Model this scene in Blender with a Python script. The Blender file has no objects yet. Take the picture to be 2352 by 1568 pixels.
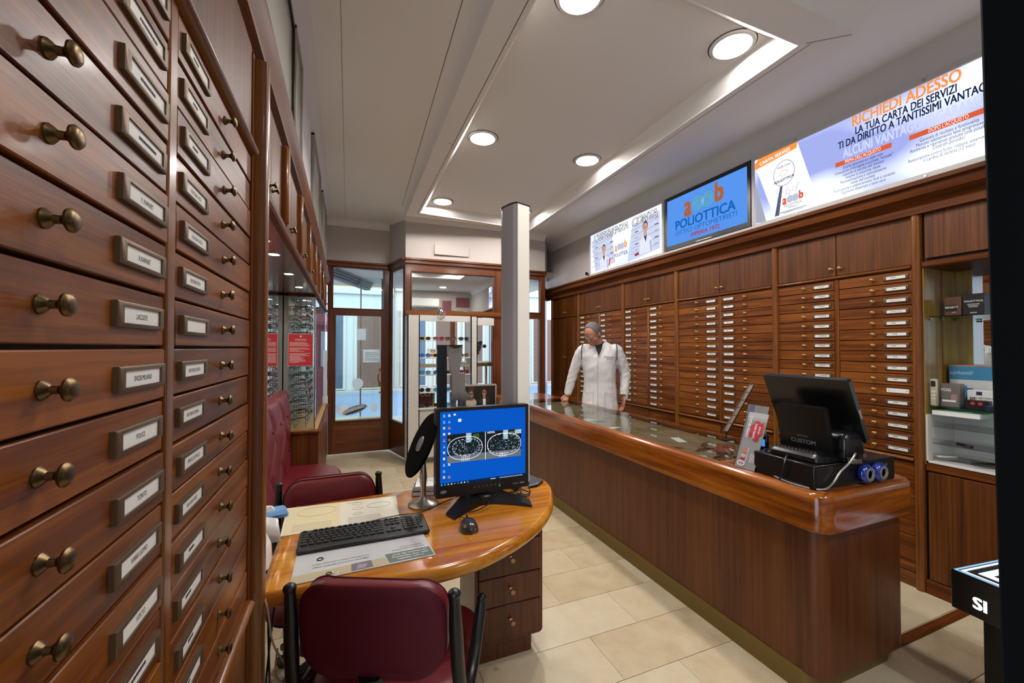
import bpy, math, random
from mathutils import Vector, Matrix
random.seed(7)
PI = math.pi
scene = bpy.context.scene
COL = scene.collection

# ------------------------------------------------------------------ camera, world, exposure
H = 1.45
yaw = math.atan(381 / 945.0); pit = 15 / 945.0
cam_d = bpy.data.cameras.new('camera'); cam = bpy.data.objects.new('camera', cam_d); COL.objects.link(cam)
cam_d.sensor_width = 36.0; cam_d.lens = 36.0 * 945.0 / 2352.0; cam_d.clip_start = 0.02; cam_d.clip_end = 200
cam.location = (0, 0, H)
cam.rotation_euler = (PI / 2 + pit, 0, -yaw)
scene.camera = cam
scene.view_settings.view_transform = 'Standard'
scene.view_settings.look = 'None'
scene.view_settings.gamma = 1.0
scene.view_settings.use_curve_mapping = False
scene.view_settings.exposure = 0.0
world = bpy.data.worlds.new('world'); scene.world = world; world.use_nodes = True
wn = world.node_tree.nodes; bg = wn['Background']
bg.inputs[0].default_value = (0.62, 0.78, 1.0, 1); bg.inputs[1].default_value = 5.0
LAMP = 245.0      # strength of the recessed ceiling lamps

# ------------------------------------------------------------------ colour and material helpers
def lin(c):
    if isinstance(c, str):
        c = [int(c[i:i + 2], 16) / 255 for i in (0, 2, 4)]
    return tuple(x / 12.92 if x <= 0.04045 else ((x + 0.055) / 1.055) ** 2.4 for x in c) + (1,)
def base_mat(name):
    m = bpy.data.materials.new(name); m.use_nodes = True
    return m, m.node_tree.nodes, m.node_tree.links, m.node_tree.nodes['Principled BSDF']
def plain(name, col, rough=0.5, metal=0.0, coat=0.0, emit=0.0, ecol=None, trans=0.0, bump=0.0, bscale=80, spec=None, alpha=None):
    m, n, l, b = base_mat(name)
    c = lin(col)
    b.inputs['Base Color'].default_value = c
    b.inputs['Roughness'].default_value = rough
    b.inputs['Metallic'].default_value = metal
    if coat: b.inputs['Coat Weight'].default_value = coat; b.inputs['Coat Roughness'].default_value = 0.08
    if emit:
        b.inputs['Emission Color'].default_value = lin(ecol) if ecol else c
        b.inputs['Emission Strength'].default_value = emit
    if trans: b.inputs['Transmission Weight'].default_value = trans
    if spec is not None: b.inputs['Specular IOR Level'].default_value = spec
    if alpha is not None: b.inputs['Alpha'].default_value = alpha
    if bump:
        tc = n.new('ShaderNodeTexCoord'); no = n.new('ShaderNodeTexNoise'); no.inputs['Scale'].default_value = bscale
        bu = n.new('ShaderNodeBump'); bu.inputs['Strength'].default_value = bump; bu.inputs['Distance'].default_value = 0.002
        l.new(tc.outputs['Object'], no.inputs['Vector']); l.new(no.outputs['Fac'], bu.inputs['Height']); l.new(bu.outputs['Normal'], b.inputs['Normal'])
    return m
def wood(name, c1, c2, c3, axis='z', rough=0.3, coat=0.35, dens=26, wave=1.0, vary=0.10):
    """ribboned veneer: fine streaks along one axis plus slow figure; every piece gets its own offset"""
    m, n, l, b = base_mat(name)
    tc = n.new('ShaderNodeTexCoord'); oi = n.new('ShaderNodeObjectInfo')
    add = n.new('ShaderNodeVectorMath'); add.operation = 'ADD'
    mul = n.new('ShaderNodeMath'); mul.operation = 'MULTIPLY'; mul.inputs[1].default_value = 37.0
    l.new(oi.outputs['Random'], mul.inputs[0])
    l.new(tc.outputs['Object'], add.inputs[0]); l.new(mul.outputs[0], add.inputs[1])
    def mapped(a, c):
        mp = n.new('ShaderNodeMapping'); s = [c, c, c]; s['xyz'.index(axis)] = a
        mp.inputs['Scale'].default_value = s; l.new(add.outputs[0], mp.inputs['Vector']); return mp
    n1 = n.new('ShaderNodeTexNoise'); n1.inputs['Scale'].default_value = 1.0; n1.inputs['Detail'].default_value = 5; n1.inputs['Distortion'].default_value = 0.4 * wave
    l.new(mapped(1.3, dens * 2.2).outputs[0], n1.inputs['Vector'])
    n2 = n.new('ShaderNodeTexNoise'); n2.inputs['Scale'].default_value = 1.0; n2.inputs['Detail'].default_value = 3; n2.inputs['Distortion'].default_value = 1.2 * wave
    l.new(mapped(1.1, dens * 0.45).outputs[0], n2.inputs['Vector'])
    n3 = n.new('ShaderNodeTexNoise'); n3.inputs['Scale'].default_value = 1.0; n3.inputs['Detail'].default_value = 2
    l.new(mapped(14, dens * 12).outputs[0], n3.inputs['Vector'])
    mx = n.new('ShaderNodeMath'); mx.operation = 'MULTIPLY_ADD'; mx.inputs[1].default_value = 0.5
    mh = n.new('ShaderNodeMath'); mh.operation = 'MULTIPLY'; mh.inputs[1].default_value = 0.42
    l.new(n2.outputs['Fac'], mh.inputs[0]); l.new(n1.outputs['Fac'], mx.inputs[0]); l.new(mh.outputs[0], mx.inputs[2])
    m3 = n.new('ShaderNodeMath'); m3.operation = 'MULTIPLY_ADD'; m3.inputs[1].default_value = 0.14
    l.new(n3.outputs['Fac'], m3.inputs[0]); l.new(mx.outputs[0], m3.inputs[2])
    mv = n.new('ShaderNodeMath'); mv.operation = 'MULTIPLY_ADD'; mv.inputs[1].default_value = vary
    l.new(oi.outputs['Random'], mv.inputs[0]); l.new(m3.outputs[0], mv.inputs[2])
    cr = n.new('ShaderNodeValToRGB'); e = cr.color_ramp.elements
    e[0].position = 0.42; e[0].color = lin(c1); e[1].position = 0.72; e[1].color = lin(c3)
    k = e.new(0.56); k.color = lin(c2)
    l.new(mv.outputs[0], cr.inputs['Fac']); l.new(cr.outputs['Color'], b.inputs['Base Color'])
    b.inputs['Roughness'].default_value = rough; b.inputs['Specular IOR Level'].default_value = .30
    b.inputs['Coat Weight'].default_value = coat; b.inputs['Coat Roughness'].default_value = 0.12
    bu = n.new('ShaderNodeBump'); bu.inputs['Strength'].default_value = 0.12; bu.inputs['Distance'].default_value = 0.001
    l.new(n3.outputs['Fac'], bu.inputs['Height']); l.new(bu.outputs['Normal'], b.inputs['Normal'])
    return m
def glass(name, col='ffffff', rough=0.0, refl=1.0, ior=1.5):
    """thin architectural glass: see-through with fresnel reflection"""
    m = bpy.data.materials.new(name); m.use_nodes = True
    n, l = m.node_tree.nodes, m.node_tree.links
    n.remove(n['Principled BSDF']); out = n['Material Output']
    t = n.new('ShaderNodeBsdfTransparent'); t.inputs[0].default_value = lin(col)
    g = n.new('ShaderNodeBsdfGlossy'); g.inputs['Roughness'].default_value = rough; g.inputs[0].default_value = (refl, refl, refl, 1)
    f = n.new('ShaderNodeFresnel'); f.inputs[0].default_value = ior
    ge_ = n.new('ShaderNodeNewGeometry'); iv = n.new('ShaderNodeMath'); iv.operation = 'SUBTRACT'; iv.inputs[0].default_value = 1.0; mu = n.new('ShaderNodeMath'); mu.operation = 'MULTIPLY'
    l.new(ge_.outputs['Backfacing'], iv.inputs[1]); l.new(iv.outputs[0], mu.inputs[0]); l.new(f.outputs[0], mu.inputs[1])      # the far face of a pane only transmits
    mx = n.new('ShaderNodeMixShader'); l.new(mu.outputs[0], mx.inputs[0]); l.new(t.outputs[0], mx.inputs[1]); l.new(g.outputs[0], mx.inputs[2])
    l.new(mx.outputs[0], out.inputs[0]); return m
def paper_translucent(name, col):
    m, n, l, b = base_mat(name); b.inputs['Base Color'].default_value = lin(col); b.inputs['Roughness'].default_value = .8
    t = n.new('ShaderNodeBsdfTranslucent'); t.inputs[0].default_value = lin(col); mx = n.new('ShaderNodeMixShader'); mx.inputs[0].default_value = .55
    l.new(b.outputs[0], mx.inputs[1]); l.new(t.outputs[0], mx.inputs[2]); l.new(mx.outputs[0], n['Material Output'].inputs[0]); return m
def lit(name, col, s=1.0):
    m = bpy.data.materials.new(name); m.use_nodes = True
    n, l = m.node_tree.nodes, m.node_tree.links
    n.remove(n['Principled BSDF']); out = n['Material Output']
    e = n.new('ShaderNodeEmission'); e.inputs[0].default_value = lin(col); e.inputs[1].default_value = s
    l.new(e.outputs[0], out.inputs[0]); return m
def marble(name):
    m, n, l, b = base_mat(name)
    tc = n.new('ShaderNodeTexCoord'); oi = n.new('ShaderNodeObjectInfo'); add = n.new('ShaderNodeVectorMath'); add.operation = 'ADD'
    mul = n.new('ShaderNodeMath'); mul.operation = 'MULTIPLY'; mul.inputs[1].default_value = 23.0
    l.new(oi.outputs['Random'], mul.inputs[0]); l.new(tc.outputs['Object'], add.inputs[0]); l.new(mul.outputs[0], add.inputs[1])
    n1 = n.new('ShaderNodeTexNoise'); n1.inputs['Scale'].default_value = 9; n1.inputs['Detail'].default_value = 8; n1.inputs['Roughness'].default_value = .65
    l.new(add.outputs[0], n1.inputs['Vector'])
    mv = n.new('ShaderNodeMath'); mv.operation = 'MULTIPLY_ADD'; mv.inputs[1].default_value = 0.45
    l.new(oi.outputs['Random'], mv.inputs[0]); l.new(n1.outputs['Fac'], mv.inputs[2])
    cr = n.new('ShaderNodeValToRGB'); e = cr.color_ramp.elements
    e[0].position = .35; e[0].color = lin('ad9878'); e[1].position = 1.0; e[1].color = lin('cabd9f')
    k = e.new(.62); k.color = lin('bfac8b')
    l.new(mv.outputs[0], cr.inputs['Fac']); l.new(cr.outputs['Color'], b.inputs['Base Color'])
    b.inputs['Roughness'].default_value = 0.32
    return m

# ------------------------------------------------------------------ mesh builder
def rotm(axis, a): return Matrix.Rotation(a, 4, axis)
_txt = {}
def text_geo(s, size=1.0, bold=0.0, shear=0.0, align='CENTER', res=3, ls=1.0):
    k = (s, bold, shear, align, res, ls)
    if k not in _txt:
        c = bpy.data.curves.new('t', 'FONT'); c.body = s; c.size = 1.0; c.offset = bold; c.shear = shear
        c.align_x = align; c.align_y = 'CENTER'; c.resolution_u = res; c.fill_mode = 'FRONT'; c.space_line = ls
        o = bpy.data.objects.new('t', c)
        me = bpy.data.meshes.new_from_object(o)
        _txt[k] = ([tuple(v.co) for v in me.vertices], [tuple(p.vertices) for p in me.polygons])
        bpy.data.objects.remove(o); bpy.data.meshes.remove(me); bpy.data.curves.remove(c)
    v, f = _txt[k]
    return [(a * size, b * size, 0) for a, b, _ in v], f
class MB:
    def __init__(s, T=None):
        s.v = []; s.f = []; s.mi = []; s.mats = []; s.T = T or Matrix()
    def slot(s, m):
        if m not in s.mats: s.mats.append(m)
        return s.mats.index(m)
    def add(s, vs, fs, m, T=None):
        k = len(s.v); M = s.T @ T if T is not None else s.T
        s.v += [tuple(M @ Vector(p)) for p in vs]; i = s.slot(m)
        for f in fs: s.f.append(tuple(a + k for a in f)); s.mi.append(i)
        return s
    def box(s, x0, x1, y0, y1, z0, z1, m, c=0.0, T=None):
        if x0 > x1: x0, x1 = x1, x0
        if y0 > y1: y0, y1 = y1, y0
        if z0 > z1: z0, z1 = z1, z0
        c = min(c, (x1 - x0) * .45, (y1 - y0) * .45, (z1 - z0) * .45)
        if c <= 0:
            vs = [(x, y, z) for z in (z0, z1) for y in (y0, y1) for x in (x0, x1)]
            fs = [(0, 2, 3, 1), (4, 5, 7, 6), (0, 1, 5, 4), (2, 6, 7, 3), (0, 4, 6, 2), (1, 3, 7, 5)]
            return s.add(vs, fs, m, T)
        vs = []; idx = {}
        X = (x0, x1); Y = (y0, y1); Z = (z0, z1)
        for i in (0, 1):
            for j in (0, 1):
                for k in (0, 1):
                    p = [X[i], Y[j], Z[k]]; d = [(c if i == 0 else -c), (c if j == 0 else -c), (c if k == 0 else -c)]
                    for a in range(3):          # vertex lying on the face of axis a
                        q = [p[b] + (0 if b == a else d[b]) for b in range(3)]
                        idx[(i, j, k, a)] = len(vs); vs.append(tuple(q))
        g = lambda i, j, k, a: idx[(i, j, k, a)]
        fs = []
        for i in (0, 1):
            f = [g(i, 0, 0, 0), g(i, 1, 0, 0), g(i, 1, 1, 0), g(i, 0, 1, 0)]; fs.append(f if i else f[::-1])
            f = [g(0, i, 0, 1), g(0, i, 1, 1), g(1, i, 1, 1), g(1, i, 0, 1)]; fs.append(f if i else f[::-1])
            f = [g(0, 0, i, 2), g(1, 0, i, 2), g(1, 1, i, 2), g(0, 1, i, 2)]; fs.append(f if i else f[::-1])
        for i in (0, 1):
            for j in (0, 1):
                f = [g(0, i, j, 1), g(1, i, j, 1), g(1, i, j, 2), g(0, i, j, 2)]; fs.append(f if (i != j) else f[::-1])
                f = [g(i, 0, j, 0), g(i, 1, j, 0), g(i, 1, j, 2), g(i, 0, j, 2)]; fs.append(f[::-1] if (i != j) else f)
                f = [g(i, j, 0, 0), g(i, j, 1, 0), g(i, j, 1, 1), g(i, j, 0, 1)]; fs.append(f if (i != j) else f[::-1])
                for k in (0, 1):
                    f = [g(i, j, k, 0), g(i, j, k, 1), g(i, j, k, 2)]; fs.append(f if (i + j + k) % 2 else f[::-1])
        return s.add(vs, fs, m, T)
    def loft(s, rings, m, closed=True, caps=True, T=None):
        n = len(rings[0]); vs = [p for r in rings for p in r]; fs = []
        for a in range(len(rings) - 1):
            for i in range(n if closed else n - 1):
                j = (i + 1) % n
                fs.append((a * n + i, a * n + j, (a + 1) * n + j, (a + 1) * n + i))
        if caps and closed:
            fs.append(tuple(range(n))[::-1]); fs.append(tuple((len(rings) - 1) * n + i for i in range(n)))
        return s.add(vs, fs, m, T)
    def lathe(s, prof, m, n=14, T=None, cap=True):
        rings = [[(r * math.cos(2 * PI * i / n), r * math.sin(2 * PI * i / n), h) for i in range(n)] for r, h in prof]
        return s.loft(rings, m, True, cap, T)
    def cyl(s, p0, p1, r0, m, r1=None, n=12):
        p0 = Vector(p0); p1 = Vector(p1); d = p1 - p0
        T = Matrix.Translation(p0) @ d.to_track_quat('Z', 'Y').to_matrix().to_4x4()
        return s.lathe([(r0, 0), (r0 if r1 is None else r1, d.length)], m, n, T)
    def tube(s, pts, r, m, n=8, rf=None, closed=False, flat=1.0):
        P = [Vector(p) for p in pts]; rings = []; N = len(P)
        up = None
        for i in range(N):
            a = P[(i - 1) % N] if (closed or i > 0) else P[i]; b = P[(i + 1) % N] if (closed or i < N - 1) else P[i]
            d = (b - a).normalized()
            if up is None:
                up = Vector((0, 0, 1)) if abs(d.z) < .9 else Vector((1, 0, 0))
            sx = d.cross(up).normalized(); up = sx.cross(d).normalized()
            rr = r if rf is None else r * rf[i]
            rings.append([tuple(P[i] + sx * rr * math.cos(2 * PI * k / n) * flat + up * rr * math.sin(2 * PI * k / n)) for k in range(n)])
        if closed: rings.append(rings[0]); return s.loft(rings, m, True, False)
        return s.loft(rings, m)
    def prism(s, pts, d0, d1, m, axis='z', T=None):
        def P(a, b, d): return {'z': (a, b, d), 'y': (a, d, b), 'x': (d, a, b)}[axis]
        n = len(pts); vs = [P(a, b, d0) for a, b in pts] + [P(a, b, d1) for a, b in pts]
        fs = [tuple(range(n))[::-1], tuple(range(n, 2 * n))] + [(i, (i + 1) % n, n + (i + 1) % n, n + i) for i in range(n)]
        return s.add(vs, fs, m, T)
    def poly(s, pts, m, T=None):
        return s.add(pts, [tuple(range(len(pts)))], m, T)
    def ell(s, c, r, m, n=12, k=8, T=None):
        rings = []
        for a in range(1, k):
            t = PI * a / k
            rings.append([(c[0] + r[0] * math.sin(t) * math.cos(2 * PI * i / n), c[1] + r[1] * math.sin(t) * math.sin(2 * PI * i / n), c[2] - r[2] * math.cos(t)) for i in range(n)])
        vs = [p for q in rings for p in q] + [(c[0], c[1], c[2] - r[2]), (c[0], c[1], c[2] + r[2])]
        fs = [(a * n + i, a * n + (i + 1) % n, (a + 1) * n + (i + 1) % n, (a + 1) * n + i) for a in range(k - 2) for i in range(n)]
        b = len(rings) * n
        fs += [(b, (i + 1) % n, i) for i in range(n)] + [(b + 1, (k - 2) * n + i, (k - 2) * n + (i + 1) % n) for i in range(n)]
        return s.add(vs, fs, m, T)
    def text(s, t, size, o, right, up, m, bold=0.0, shear=0.0, align='CENTER', sx=1.0, ls=1.0, res=3):
        v, f = text_geo(t, size, 0.0, shear, align, res, ls)
        o = Vector(o); R = Vector(right).normalized() * sx; U = Vector(up).normalized()
        q = bold * size; sh = [(0, 0)] if bold < .015 else [(-q, -q * .6), (q, -q * .6), (-q, q * .6), (q, q * .6), (0, 0)]
        N_ = Vector(right).cross(U).normalized() * .00006
        for k, (dx, dy) in enumerate(sh): s.add([tuple(o + N_ * k + R * (a + dx) + U * (b + dy)) for a, b, _ in v], f, m)
        return s
    def fit(s, t, width, size, o, right, up, m, bold=0.0, shear=0.0):
        """one line of text squeezed or stretched to a given width"""
        v, f = text_geo(t, size, bold, shear, 'CENTER'); xs = [p[0] for p in v]; w = max(xs) - min(xs)
        return s.text(t, size, o, right, up, m, bold, shear, 'CENTER', width / w)
    def build(s, name, parent=None, label=None, cat=None, group=None, kind=None, smooth=True, ang=0.62, origin=None):
        me = bpy.data.meshes.new(name)
        vs = s.v
        off = Vector(origin) if origin is not None else None
        if parent is not None and parent.name in ROOT:
            I = ROOT[parent.name].inverted(); vs = [tuple(I @ Vector(p)) for p in vs]
        elif off is not None: vs = [tuple(Vector(p) - off) for p in vs]
        me.from_pydata(vs, [], s.f)
        for m in s.mats: me.materials.append(m)
        me.polygons.foreach_set('material_index', s.mi)
        if smooth:
            me.polygons.foreach_set('use_smooth', [True] * len(me.polygons)); me.set_sharp_from_angle(angle=ang)
        me.update()
        o = bpy.data.objects.new(name, me); COL.objects.link(o)
        if off is not None and parent is None: o.location = off
        if parent is not None:
            o.parent = parent
            if parent.name in ROOT: ROOT[o.name] = ROOT[parent.name]
        tag(o, label, cat, group, kind)
        return o
ROOT = {}
def tag(o, label=None, cat=None, group=None, kind=None):
    if label: o['label'] = label
    if cat: o['category'] = cat
    if group: o['group'] = group
    if kind: o['kind'] = kind
    return o
def thing(name, label, cat, loc=(0, 0, 0), rz=0.0, group=None, kind=None):
    o = bpy.data.objects.new(name, None); COL.objects.link(o); o.location = loc; o.rotation_euler = (0, 0, rz); o.empty_display_size = .1
    tag(o, label, cat, group, kind)
    ROOT[o.name] = Matrix.Translation(Vector(loc)) @ rotm('Z', rz)
    return o
def inst(src, parent, loc, name=None, rz=None):
    """another object on the same mesh, placed in the parent's own coordinates"""
    o = src.copy(); o.parent = parent; o.location = loc
    if rz is not None: o.rotation_euler = (0, 0, rz)
    COL.objects.link(o); return o
def mesh_only(mb, name):
    me = bpy.data.meshes.new(name); me.from_pydata(mb.v, [], mb.f)
    for m in mb.mats: me.materials.append(m)
    me.polygons.foreach_set('material_index', mb.mi)
    me.polygons.foreach_set('use_smooth', [True] * len(me.polygons)); me.set_sharp_from_angle(angle=.62)
    return me
def put(name, me, parent, loc=(0, 0, 0), rot=(0, 0, 0), label=None):
    o = bpy.data.objects.new(name, me); COL.objects.link(o); o.parent = parent; o.location = loc; o.rotation_euler = rot
    if label: o['label'] = label
    return o
def rrect(x0, x1, y0, y1, r, n=6, d=0.0):
    """rounded rectangle outline inset by d, constant point count"""
    x0 += d; x1 -= d; y0 += d; y1 -= d; r = max(r - d, 0.0005); P = []
    for cx, cy, a in ((x1 - r, y1 - r, 0), (x0 + r, y1 - r, PI / 2), (x0 + r, y0 + r, PI), (x1 - r, y0 + r, 1.5 * PI)):
        for i in range(n + 1): P.append((cx + r * math.cos(a + PI / 2 * i / n), cy + r * math.sin(a + PI / 2 * i / n)))
    return P
def inset(P, d):
    n = len(P); out = []
    A = sum(P[i][0] * P[(i + 1) % n][1] - P[(i + 1) % n][0] * P[i][1] for i in range(n)); sg = 1 if A > 0 else -1
    for i in range(n):
        ax, ay = P[i - 1]; bx, by = P[(i + 1) % n]; tx, ty = bx - ax, by - ay; L = math.hypot(tx, ty) or 1
        out.append((P[i][0] - ty / L * d * sg * 1.0, P[i][1] + tx / L * d * sg * 1.0))
    return out

# ------------------------------------------------------------------ palette
M = {}
M['wood_h'] = wood('drawer_wood_across', '441f0a', '6d3910', '90531b', 'x', .38, .03, 26, 1.6, .10)
M['wood_v'] = wood('door_wood_upright', '44220d', '5d3210', '744418', 'z', .42, .0, 34, .3, .04)
M['wood_y'] = wood('lipping_wood_long', '5e2c08', '88460f', 'a5601a', 'y', .2, .6, 16, 1.0, .02)
M['wood_x'] = wood('lipping_wood_cross', '5e2c08', '88460f', 'a5601a', 'x', .2, .6, 16, 1.0, .02)
M['desk'] = wood('desk_wood', '9c520e', 'c07a1c', 'd4963e', 'x', .2, .5, 14, 1.0, .02)
M['post'] = wood('post_wood', '5a2c0c', '784414', '8f5a20', 'z', .32, .3, 30, .2, .04)
M['dark'] = plain('recess_dark', '1c0b05', .6)
M['trimw'] = wood('rail_wood', '5a2c0c', '784414', '8f5820', 'x', .32, .3, 22, .4, .03)
M['front'] = wood('shopfront_wood', '46200e', '62310f', '7a4220', 'z', .35, .3, 28, .3, .03)
M['fronth'] = wood('shopfront_wood_cross', '46200e', '62310f', '7a4220', 'x', .35, .3, 28, .3, .03)
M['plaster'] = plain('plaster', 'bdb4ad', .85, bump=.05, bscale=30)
M['wallw'] = plain('upper_wall_paint', 'dcdade', .85, bump=.05, bscale=30)
M['ceil'] = plain('ceiling_paint', 'e6e2dd', .8, bump=.03, bscale=20)
M['brass'] = plain('brass', 'ac8458', .34, .9)
M['oldbrass'] = plain('aged_brass', '6e5a3e', .36, 1.0)
M['bronze'] = plain('bronze_label_frame', '66503a', .45, .5)
M['card'] = plain('card', 'e6e4de', .6)
M['ink'] = plain('ink', '1c1c1e', .7)
M['chrome'] = plain('chrome', 'd8d8d8', .12, 1.0)
M['steel'] = plain('brushed_steel', 'a8a39c', .32, 1.0)
M['alu'] = plain('aluminium', 'b9b6b0', .4, .8)
M['black'] = plain('black_plastic', '0f0f10', .35)
M['blackm'] = plain('black_matte', '030303', .9, spec=.1)
M['white'] = plain('white_lacquer', 'dcdad4', .45)
M['leather'] = plain('red_leather', '6c1822', .38, bump=.15, bscale=180)
M['leatherd'] = plain('dark_red_vinyl', '52101c', .6, bump=.15, bscale=180, spec=.25)
M['glass'] = glass('clear_glass', 'f4faf8')
M['glassg'] = glass('counter_glass', 'eef3f0', ior=1.5)
M['acryl'] = glass('clear_acrylic', 'f4f4f4')
M['mirror'] = plain('mirror', 'dfe3e2', .01, 1.0)
M['marble'] = marble('floor_marble')
M['grout'] = plain('grout', '4b4032', .9)
M['olive'] = plain('brass_kick_plate', '77602f', .4, .5)
M['panel'] = wood('counter_veneer', '4a250f', '5b3013', '6a3b18', 'z', .38, .06, 24, .2, .02)
# ------------------------------------------------------------------ the setting
XR, XL = 3.21, -0.245
# floor slab and tiles
fl = MB().box(-1.6, 4.2, -2.2, 6.6, -.06, -.008, M['grout']).build('floor', kind='structure')
tm = mesh_only(MB().box(.0012, .5788, .0012, .2838, -.01, 0, M['marble'], .0012), 'tile')
rows = range(-7, 18)
for r in rows:
    y = 1.222 + .2855 * r
    off = 0.865 if r % 2 == 0 else 1.155
    if r % 2 == 0: off = 1.155
    else: off = .865
    # row between y 1.79 and 2.07 (r = 2) has its joints at .86 and 1.44
    off = .862 if r % 2 == 0 else 1.14
    for k in range(-4, 6):
        x = off + .5785 * k
        if x > 3.9 or x < -.9: continue
        put('tile', tm, fl, (x, y, 0))
MB().box(1.8, 3.6, 1.165, 1.215, 0, .004, M['fronth'], .002).build('trim_3', kind='structure')

# left wall above the cabinets, right wall, back wall, shopfront wall
MB().box(-.40, -.25, -1.6, 6.2, 2.362, 3.3, M['wallw']).build('wall_left', kind='structure')
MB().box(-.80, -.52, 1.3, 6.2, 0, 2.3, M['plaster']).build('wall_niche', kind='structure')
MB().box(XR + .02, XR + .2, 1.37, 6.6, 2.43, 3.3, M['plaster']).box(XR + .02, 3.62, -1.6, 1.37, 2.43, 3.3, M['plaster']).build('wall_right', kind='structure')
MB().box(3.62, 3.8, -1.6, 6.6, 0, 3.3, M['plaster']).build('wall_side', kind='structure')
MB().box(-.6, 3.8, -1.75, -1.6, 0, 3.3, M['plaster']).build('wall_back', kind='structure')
PL = [(-.27, 6.05), (.565, 6.05), (.715, 5.5), (2.035, 5.46), (2.095, 5.72), (2.86, 5.72), (3.23, 6.37)]
mb = MB()
def poly_wall(mb, P, z0, z1, m, th=.1):
    for (ax, ay), (bx, by) in zip(P[:-1], P[1:]):
        L = math.hypot(bx - ax, by - ay); a = math.atan2(by - ay, bx - ax)
        mb.box(0, L, 0, th, z0, z1, m, T=Matrix.Translation((ax, ay, 0)) @ rotm('Z', a))
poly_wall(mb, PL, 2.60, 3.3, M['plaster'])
mb.build('wall_front', kind='structure')

# ceiling: outer flat, coffer frame, coffer panel
ci = [(.815, 1.45), (2.252, 1.458), (2.345, 5.154), (.82, 5.0)]          # lower inner edge of the frame
co = [(2.16, 1.55), (2.25, 5.02)]
mb = MB()
zb, zc, zt = 3.08, 3.17, 3.2
In = ci; Out = [(.63, 1.27), (2.437, 1.285), (2.447, 5.163), (.672, 5.163)]
def pt(p, z): return (p[0], p[1], z)
for i in range(4):
    j = (i + 1) % 4
    mb.poly([pt(In[i], zb), pt(In[j], zb), pt(Out[j], zb), pt(Out[i], zb)], M['ceil'])
# slanted lit cheek between frame and coffer panel
Up = [(.835, 1.55), (2.155, 1.56), (2.255, 5.03), (.90, 4.93)]
lipz = .012
for i in range(4):
    j = (i + 1) % 4
    mb.poly([pt(In[i], zb), pt(In[j], zb), pt(In[j], zb + lipz), pt(In[i], zb + lipz)], M['ceil'])
    mb.poly([pt(In[j], zb + lipz), pt(In[i], zb + lipz), pt(Up[i], zc), pt(Up[j], zc)], M['ceil'])
mb.poly([pt(p, zc) for p in Up], M['ceil'])
# right and far outer step
mb.poly([pt(Out[1], zb), pt(Out[2], zb), pt(Out[2], zt), pt(Out[1], zt)], M['ceil'])
mb.poly([pt(Out[2], zb), pt(Out[3], zb), pt(Out[3], zt), pt(Out[2], zt)], M['ceil'])
# left and near concave coves
def cove(mb, A, B, dirA, dirB, w, n=8):
    R = []
    for i in range(n + 1):
        t = PI / 2 * i / n; u = w * (1 - math.cos(t)); z = zb + (zt - zb) * math.sin(t)
        R.append(((A[0] + dirA[0] * u, A[1] + dirA[1] * u, z), (B[0] + dirB[0] * u, B[1] + dirB[1] * u, z)))
    for i in range(n):
        mb.poly([R[i][0], R[i][1], R[i + 1][1], R[i + 1][0]], M['ceil'])
    return R
cove(mb, Out[0], Out[3], (-1, 0), (-.35, 0), .115)
R = cove(mb, Out[1], (.4, 1.285), (0, -1), (0, -1), .26)
mb.poly([p[0] for p in R] + [(2.437, 1.285, zt)], M['ceil'])
mb.box(-.5, 3.8, -1.7, 6.5, zt, zt + .08, M['ceil'])
mb.build('ceiling', kind='structure', ang=.5)
# wall-ceiling coves: over the shopfront and along the lit panels on the right
mb = MB()
def cove2(mb, P, w, h, inward, m):
    n = 6
    rings = []
    for (x, y), (dx, dy) in zip(P, inward):
        rings.append([(x + dx * w * (1 - math.cos(PI / 2 * i / n)), y + dy * w * (1 - math.cos(PI / 2 * i / n)), zt - h + h * math.sin(PI / 2 * i / n)) for i in range(n + 1)] + [(x, y, zt)])
    mb.loft(rings, m, True, True)
cove2(mb, [(XR + .02, 6.3), (XR + .02, 1.0), (XR + .02, -1.6)], .13, .12, [(-1, 0)] * 3, M['ceil'])
cove2(mb, [(-.25, -1.6), (-.25, 1.0), (-.25, 6.05)], .07, .10, [(1, 0)] * 3, M['wallw'])
mb.build('trim_1', kind='structure', ang=.5)
mb = MB(); seam_ = plain('ceiling_seam', '6f665d', .9)
def seam(A, B, z, w=.0022):
    d = Vector((B[0] - A[0], B[1] - A[1], 0)); n_ = Vector((-d.y, d.x, 0)).normalized() * w
    mb.loft([[(A[0] - n_.x, A[1] - n_.y, z), (A[0] + n_.x, A[1] + n_.y, z), (A[0] + n_.x, A[1] + n_.y, z - .0012), (A[0] - n_.x, A[1] - n_.y, z - .0012)], [(B[0] - n_.x, B[1] - n_.y, z), (B[0] + n_.x, B[1] + n_.y, z), (B[0] + n_.x, B[1] + n_.y, z - .0012), (B[0] - n_.x, B[1] - n_.y, z - .0012)]], seam_)
seam((.512, 1.28), (.628, 5.16), zt); seam((.782, 1.42), (.79, 5.04), zb); seam((2.30, 1.42), (2.39, 5.19), zb, .0014); seam((.79, 5.04), (2.39, 5.19), zb, .0014); seam((.745, 3.2), (.792, 3.22), zb, .0012); seam((2.273, 1.43), (2.43, 1.30), zb, .0016); seam((-.05, -1.0), (-.02, 6.0), zt, .0012)
mb.build('trim_4', kind='structure')
mb = MB()
cove2(mb, [(.60, 6.0), (.715, 5.5), (2.035, 5.46)], .09, .09, [(-.5, -.9), (-.4, -1), (0.3, -1)], M['ceil'])
cove2(mb, [(2.095, 5.72), (2.86, 5.72)], .09, .09, [(0, -1), (0, -1)], M['ceil'])
cove2(mb, [(-.27, 6.05), (.565, 6.05)], .09, .09, [(0, -1), (0, -1)], M['ceil'])
mb.build('trim_2', kind='structure', ang=.5)

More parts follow.
